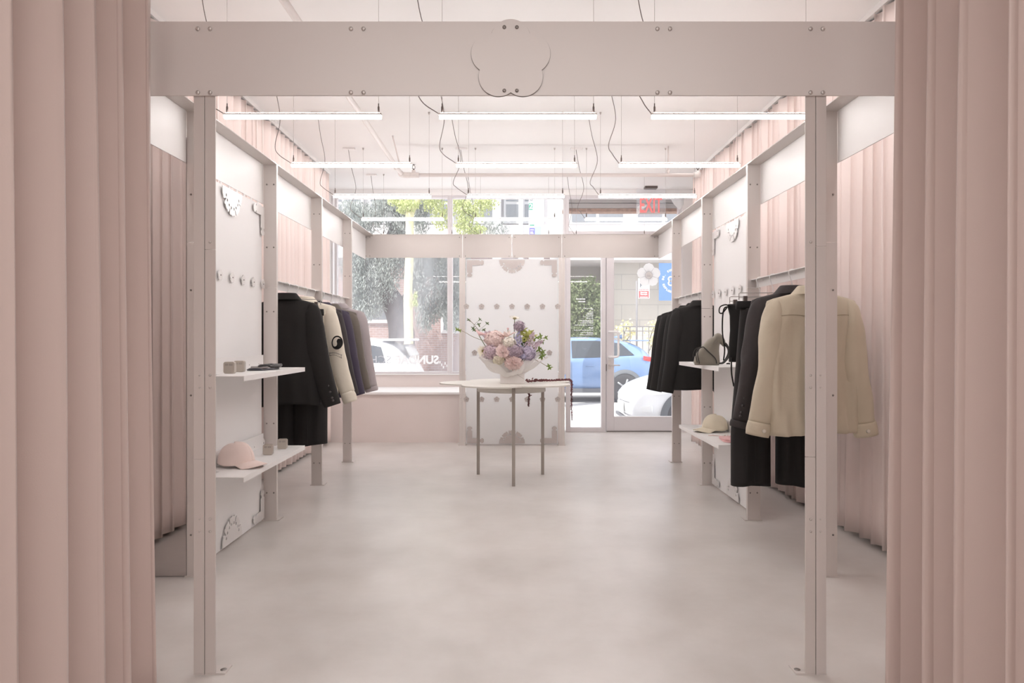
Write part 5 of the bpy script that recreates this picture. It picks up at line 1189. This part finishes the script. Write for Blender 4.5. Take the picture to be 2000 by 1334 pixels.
# trees and plants
def leaves(mb, blobs, n, size, seed, hang=0.0, flatn=.8, asp=.55):
    rnd = random.Random(seed)
    for (c, r, k) in blobs:
        for _ in range(int(n * k)):
            d = Vector((rnd.gauss(0, 1), rnd.gauss(0, 1), rnd.gauss(0, 1))).normalized() * (rnd.random() ** .5)
            p = Vector(c) + Vector((d.x * r[0], d.y * r[1], d.z * r[2])); a = Vector((rnd.uniform(-1, 1), rnd.uniform(-1, 1), rnd.uniform(-1, .6) - hang)).normalized(); b_ = a.orthogonal().normalized(); th = rnd.uniform(0, 6); b_ = b_ * math.cos(th) + a.cross(b_) * math.sin(th)
            s_ = size * rnd.uniform(.6, 1.3); mb.add([p, p + a * s_ * .5 + b_ * s_ * asp * .5, p + a * s_, p + a * s_ * .5 - b_ * s_ * asp * .5], [(0, 1, 2, 3)])
    return mb
M['bark_sunlit'] = mat('pale sunlit bark', (214, 206, 168), rough=.9, var=.15, vscale=8, bump=.5, bscale=12); M['bark_dark'] = mat('dark bark', (92, 86, 88), rough=.9, var=.2, vscale=6)  # sunlight on the street tree trunk is put into the pale bark colour
M['leaf_pale'] = mat('bright yellow green leaf', (188, 196, 136), rough=.6, trans=.35, var=.2, vscale=3); M['leaf_conifer'] = mat('blue grey needles', (150, 156, 152), rough=.8, trans=.2, var=.22, vscale=2.5); M['leaf_ivy'] = mat('ivy leaf', (128, 140, 100), rough=.6, trans=.3, var=.35, vscale=3); M['leaf_yellow'] = mat('yellow blossom', (226, 220, 180), rough=.6, trans=.3)
Yt = 20.7; tx0 = xa(799, Yt)
t = thing('street_tree', 'slim sunlit-pale street tree across the road with bright yellow green leaves', 'tree', (tx0, Yt, g0))
mb = MB().tube(spline([(tx0, Yt, g0), (tx0 - .01, Yt, 1.2), (tx0 - .03, Yt, 2.6), (tx0 + .02, Yt, 3.8), (tx0 + .01, Yt, 4.9)], 6), [.15] * 6 + [.135] * 6 + [.125] * 6 + [.12] * 7, 14)
mb.tube(spline([(tx0, Yt, 4.6), (tx0 + .25, Yt, 5.25), (tx0 + .7, Yt + .1, 5.7), (tx0 + 1.2, Yt, 6.2)], 5), .07, 8).tube(spline([(tx0, Yt, 4.7), (tx0 - .12, Yt, 5.4), (tx0 - .5, Yt, 6.2)], 5), .07, 8)
mb.build('trunk', M['bark_sunlit'], t)
P = lambda px, py, Y: tuple(at(px, py, Y))
bl = [(P(845, 395, Yt), (.35, .4, .3), 1), (P(862, 420, Yt), (.3, .4, .45), 1), (P(895, 400, Yt - .2), (.35, .4, .3), 1), (P(920, 410, Yt - .3), (.5, .4, .4), 1.6), (P(905, 440, Yt - .3), (.3, .4, .3), 1), (P(930, 448, Yt - .3), (.3, .3, .2), .7), (P(950, 395, Yt - .3), (.4, .4, .2), .8), (P(800, 398, Yt - .2), (.35, .4, .2), .8), (P(790, 404, Yt), (.25, .3, .18), .5), (P(775, 392, Yt), (.3, .3, .14), .5), (P(812, 575, Yt - .2), (.05, .05, .12), .12), (P(811, 590, Yt - .2), (.07, .08, .12), .16), (P(850, 360, Yt), (1.6, .6, .5), 3), (P(940, 355, Yt), (1.2, .6, .5), 2)]
leaves(MB(), bl, 520, .085, 1, .5).build('foliage', M['leaf_pale'], t)
Yc = 22.4; cx_ = xa(772, Yc)
t = thing('drooping_conifer', 'large dark-trunked weeping conifer with grey green needles in front of the brick building', 'tree', (xa(785, Yc), Yc, g0))
mb = MB().tube(spline([P(785, 690, Yc), P(783, 640, Yc), P(772, 600, Yc), P(750, 565, Yc), P(742, 520, Yc), P(770, 470, Yc), P(783, 420, Yc), P(780, 350, Yc)], 6), [.42 - .004 * i for i in range(43)], 12)
mb.tube(spline([P(778, 610, Yc), P(805, 560, Yc), P(840, 530, Yc), P(890, 520, Yc)], 6), .12, 8)
mb.build('trunk', M['bark_dark'], t)
bl = [(P(700, 545, Yc - .6), (.35, .5, .9), 1.4), (P(722, 560, Yc - .5), (.35, .5, .75), 1.2), (P(745, 530, Yc - .6), (.4, .5, .6), 1), (P(765, 545, Yc - .6), (.3, .4, .7), .6), (P(840, 560, Yc - .6), (.55, .5, .55), 1.2), (P(862, 545, Yc - .6), (.4, .5, .6), 1), (P(825, 590, Yc - .6), (.3, .4, .5), .6), (P(890, 560, Yc - .6), (.35, .4, .7), 1), (P(850, 520, Yc - .6), (.6, .5, .3), .8), (P(900, 590, Yc - .5), (.2, .3, .5), .5),
      (P(690, 410, Yc - .4), (.5, .5, .4), .9), (P(735, 420, Yc - .4), (.6, .5, .55), 1.3), (P(765, 400, Yc - .4), (.4, .5, .4), .8), (P(820, 430, Yc - .4), (.35, .4, .45), .7), (P(835, 400, Yc - .4), (.4, .4, .3), .6), (P(700, 490, Yc - .5), (.5, .5, .5), 1), (P(760, 480, Yc - .5), (.8, .5, .4), 1.2), (P(850, 490, Yc - .5), (.8, .5, .4), 1.2), (P(690, 600, Yc - .5), (.3, .4, .4), .7), (P(960, 445, Yc - .4), (.6, .4, .3), .5)]
bl += [(P(px, py, Yc - .55 + .2 * math.sin(px)), (.32, .35, .5), .8) for px, py in ((680, 520), (705, 515), (725, 510), (755, 505), (780, 510), (815, 515), (840, 505), (865, 515), (885, 510), (690, 560), (715, 600), (735, 590), (830, 620), (850, 600), (870, 590), (885, 620), (900, 540), (905, 520), (815, 545), (700, 640), (820, 400), (750, 390), (780, 440), (710, 440))]
leaves(MB(), bl, 1150, .10, 2, 1.2, asp=.28).build('foliage', M['leaf_conifer'], t)
Yi = 22.9
t = thing('ivy_bush', 'tall green ivy covered bush beyond the blue car, seen through the sidelight', 'bush', (xa(1140, Yi), Yi, g0))
MB().tube(spline([P(1140, 690, Yi), P(1138, 630, Yi), P(1145, 570, Yi)], 5), .06, 8).build('stem', M['bark_dark'], t)
bl = [(P(1125, 570, Yi), (.4, .4, .45), 1.3), (P(1150, 560, Yi), (.35, .4, .4), 1), (P(1118, 600, Yi), (.3, .4, .5), 1.2), (P(1145, 610, Yi), (.4, .4, .6), 1.5), (P(1165, 590, Yi), (.3, .4, .5), 1), (P(1130, 645, Yi), (.45, .4, .4), 1.2), (P(1165, 640, Yi), (.35, .4, .5), 1.2), (P(1112, 640, Yi), (.3, .3, .4), .8), (P(1140, 690, Yi), (.7, .4, .4), 1.2)]
leaves(MB(), bl, 1000, .075, 3, .2, asp=.8).build('foliage', M['leaf_ivy'], t)
for k, (px, py, lb) in enumerate(((1213, 640, 'left, by the door edge'), (1266, 650, 'right of the pole'))):
    Yq = 21.4; t = thing('flowering_shrub', 'thin shrub with pale yellow blossom behind the iron fence, %s' % lb, 'bush', (xa(px, Yq), Yq, g0), 'shrubs behind the fence')
    MB().tube(spline([P(px, 690, Yq), P(px + 4, 660, Yq), P(px + 14, 632, Yq)], 4), .012, 5).tube(spline([P(px, 690, Yq), P(px + 14, 660, Yq), P(px + 26, 642, Yq)], 4), .012, 5).build('stem', M['bark_dark'], t)
    bl = [(P(px + 2, 642, Yq), (.2, .2, .2), .5), (P(px + 14, 632, Yq), (.15, .2, .15), .4), (P(px + 20, 648, Yq), (.16, .2, .15), .5), (P(px + 8, 668, Yq), (.22, .2, .25), .6)]
    leaves(MB(), bl, 170, .07, 7 + k, .2, asp=.9).build('foliage', M['leaf_yellow'], t)
# iron fence
Yf = 21.0; t = thing('iron_fence', 'grey iron railing with vertical bars across the street', 'fence', (xa(1275, Yf), Yf, g0)); M['iron'] = mat('grey iron', (120, 118, 120), rough=.7)
zf = za(637, Yf)
MB().box(3.25, 5.6, Yf - .02, Yf + .02, zf - .03, zf).box(3.25, 5.6, Yf - .02, Yf + .02, g0 + .15, g0 + .19).box(3.25, 5.6, Yf - .02, Yf + .02, zf - .16, zf - .13).build('rail', M['iron'], t)
for k in range(13): MB().box(3.3 + k * .185 - .012, 3.3 + k * .185 + .012, Yf - .012, Yf + .012, g0, zf).build('bar', M['iron'], t)
# sign post with red parking sign
Ys = 20.3; xs_ = xa(1243.5, Ys)
t = thing('sign_post', 'thin grey street sign post in front of the concrete wall', 'post', (xs_, Ys, g0)); MB().tube([(xs_, Ys, g0), (xs_, Ys, za(549, Ys))], .028, 8).build('pole', M['iron'], t)
x0, x1 = xa(1246, Ys), xa(1268, Ys); z0, z1 = za(583, Ys), za(544, Ys)
t = thing('parking_sign', 'white and red parking sign beside the thin grey street post', 'sign', ((x0 + x1) / 2, Ys - .03, z0))
M['signred'] = mat('sign red', (206, 84, 84), rough=.5); M['signwhite'] = mat('sign white', (240, 238, 238), rough=.5)
zm = za(564.5, Ys)
MB().box(x0, x1, Ys - .03, Ys - .02, z0, z1).build('sign_plate', M['signwhite'], t)
MB().box(x0 + .015, x1 - .015, Ys - .033, Ys - .03, z0 + .015, zm).build('red_field', M['signred'], t)
for k, (s_, z) in enumerate((('NO STANDING', zm - .04), ('School days', zm - .10), ('7am-4pm', zm - .155), ('', 0))):
    if s_: text(s_, .055, lambda u, v, w, z=z: ((x0 + x1) / 2 + u, Ys - .035 + w, z + v), bold=.0015, width=(x1 - x0) * (.86 if k == 0 else .6)).build('sign_lettering', M['signwhite'], t)
MB().box(x0 + .05, x1 - .05, Ys - .035, Ys - .033, z0 + .03, z0 + .045).build('arrow_bar', M['signwhite'], t)
text('P', .17, lambda u, v, w: (x0 + .09 + u, Ys - .034 + w, (zm + z1) / 2 - .05 + v), bold=.006).build('sign_lettering', M['trimdark'], t)
# blue banner on the wall
Yn = 22.2; x0 = xa(1287, Yn); x1 = x0 + 1.0; z0, z1 = za(587, Yn), za(514, Yn)
t = thing('wall_banner', 'bright blue banner with a white ring emblem hanging by the concrete wall', 'banner', ((x0 + x1) / 2, Yn, z0))
M['bannerblue'] = mat('banner blue', (88, 122, 186), rough=.7)
MB().box(x0, x1, Yn, Yn + .01, z0, z1).build('banner_cloth', M['bannerblue'], t)
cx0, cz0 = xa(1317, Yn), za(549, Yn)
em = MB()
for k in range(6):
    a = math.radians(60 * k + 30); ccx, ccz = .135 * math.cos(a), .135 * math.sin(a)
    q = flat([circ(ccx, ccz, .085, 24)[::-1], circ(ccx, ccz, .048, 24)], .002, lambda u, v, w: (cx0 + u, Yn - .004 + w, cz0 + v)); em.add(q.v, q.f)
em.build('banner_emblem', M['signwhite'], t)
wr = MB()
def ringtext(s_, R, a0, step, flip=1):
    for i, ch in enumerate(s_):
        if ch == ' ': continue
        a = math.radians(a0 + (-step if flip > 0 else step) * i); rot = a - PI / 2 if flip > 0 else a + PI / 2; c_, s2 = math.cos(rot), math.sin(rot)
        q = text(ch, .085, lambda u, v, w: (cx0 + R * math.cos(a) + u * c_ - v * s2, Yn - .005 + w, cz0 + R * math.sin(a) + u * s2 + v * c_), bold=.003); wr.add(q.v, q.f)
ringtext('DR. SUN YAT SEN', .355, 170, 11.5); ringtext('EXPLORE . CREATE', .355, 198, 10.5, -1)
wr.build('banner_lettering', M['signwhite'], t)
# street banner pole with bus sign
Yp = 15.5; x0, x1 = xa(1033, Yp), xa(1062, Yp)
t = thing('bus_stop_sign', 'tall white street sign column with a green number 2 square and violet panel', 'sign', ((x0 + x1) / 2, Yp, ZR_)); M['signgreen'] = mat('sign green', (44, 140, 112), rough=.5); M['signviolet'] = mat('sign violet', (98, 92, 196), rough=.5); M['signblue'] = mat('sign sky blue', (150, 186, 234), rough=.5)
MB().box(x0, x1, Yp, Yp + .05, ZR_, za(376, Yp)).build('column', M['white_gloss'], t)
MB().box(x0, x0 + .085, Yp - .003, Yp, za(410, Yp), za(396.5, Yp)).build('green_square', M['signgreen'], t)
text('2', .15, lambda u, v, w: (x0 + .043 + u, Yp - .005 + w, za(403.5, Yp) + v), bold=.003).build('sign_lettering', M['signwhite'], t)
text('G', .13, lambda u, v, w: (x0 + .045 + u, Yp - .004 + w, za(388, Yp) + v), bold=.002).build('sign_lettering', M['trimdark'], t)
MB().box(x0 + .01, x0 + .13, Yp - .003, Yp, za(470, Yp), za(445, Yp)).build('violet_panel', M['signviolet'], t)
MB().box(x0 + .13, x0 + .27, Yp - .003, Yp, za(470, Yp), za(442, Yp)).build('blue_panel', M['signblue'], t)
ib = MB()
for zz, ww in ((449, .075), (453.5, .06), (456, .07)): ib.box(x0 + .03, x0 + .03 + ww, Yp - .005, Yp - .003, za(zz + .6, Yp), za(zz - .8, Yp))
ib.build('sign_lines', M['signwhite'], t)
MB().box(x0 + .02, x0 + .12, Yp - .003, Yp, za(441, Yp), za(438.5, Yp)).build('green_arrow', M['signgreen'], t)
# utility pole, right of the sign
Yo = 16.2; solo('utility_pole', 'plain grey pole right of the white street sign column, behind the window mullion', 'pole', MB().lathe([(.16, ZR_), (.16, 6.0)], (xa(1088, Yo), Yo, 0), 20), mat('grey pole paint', (176, 174, 170), rough=.7))
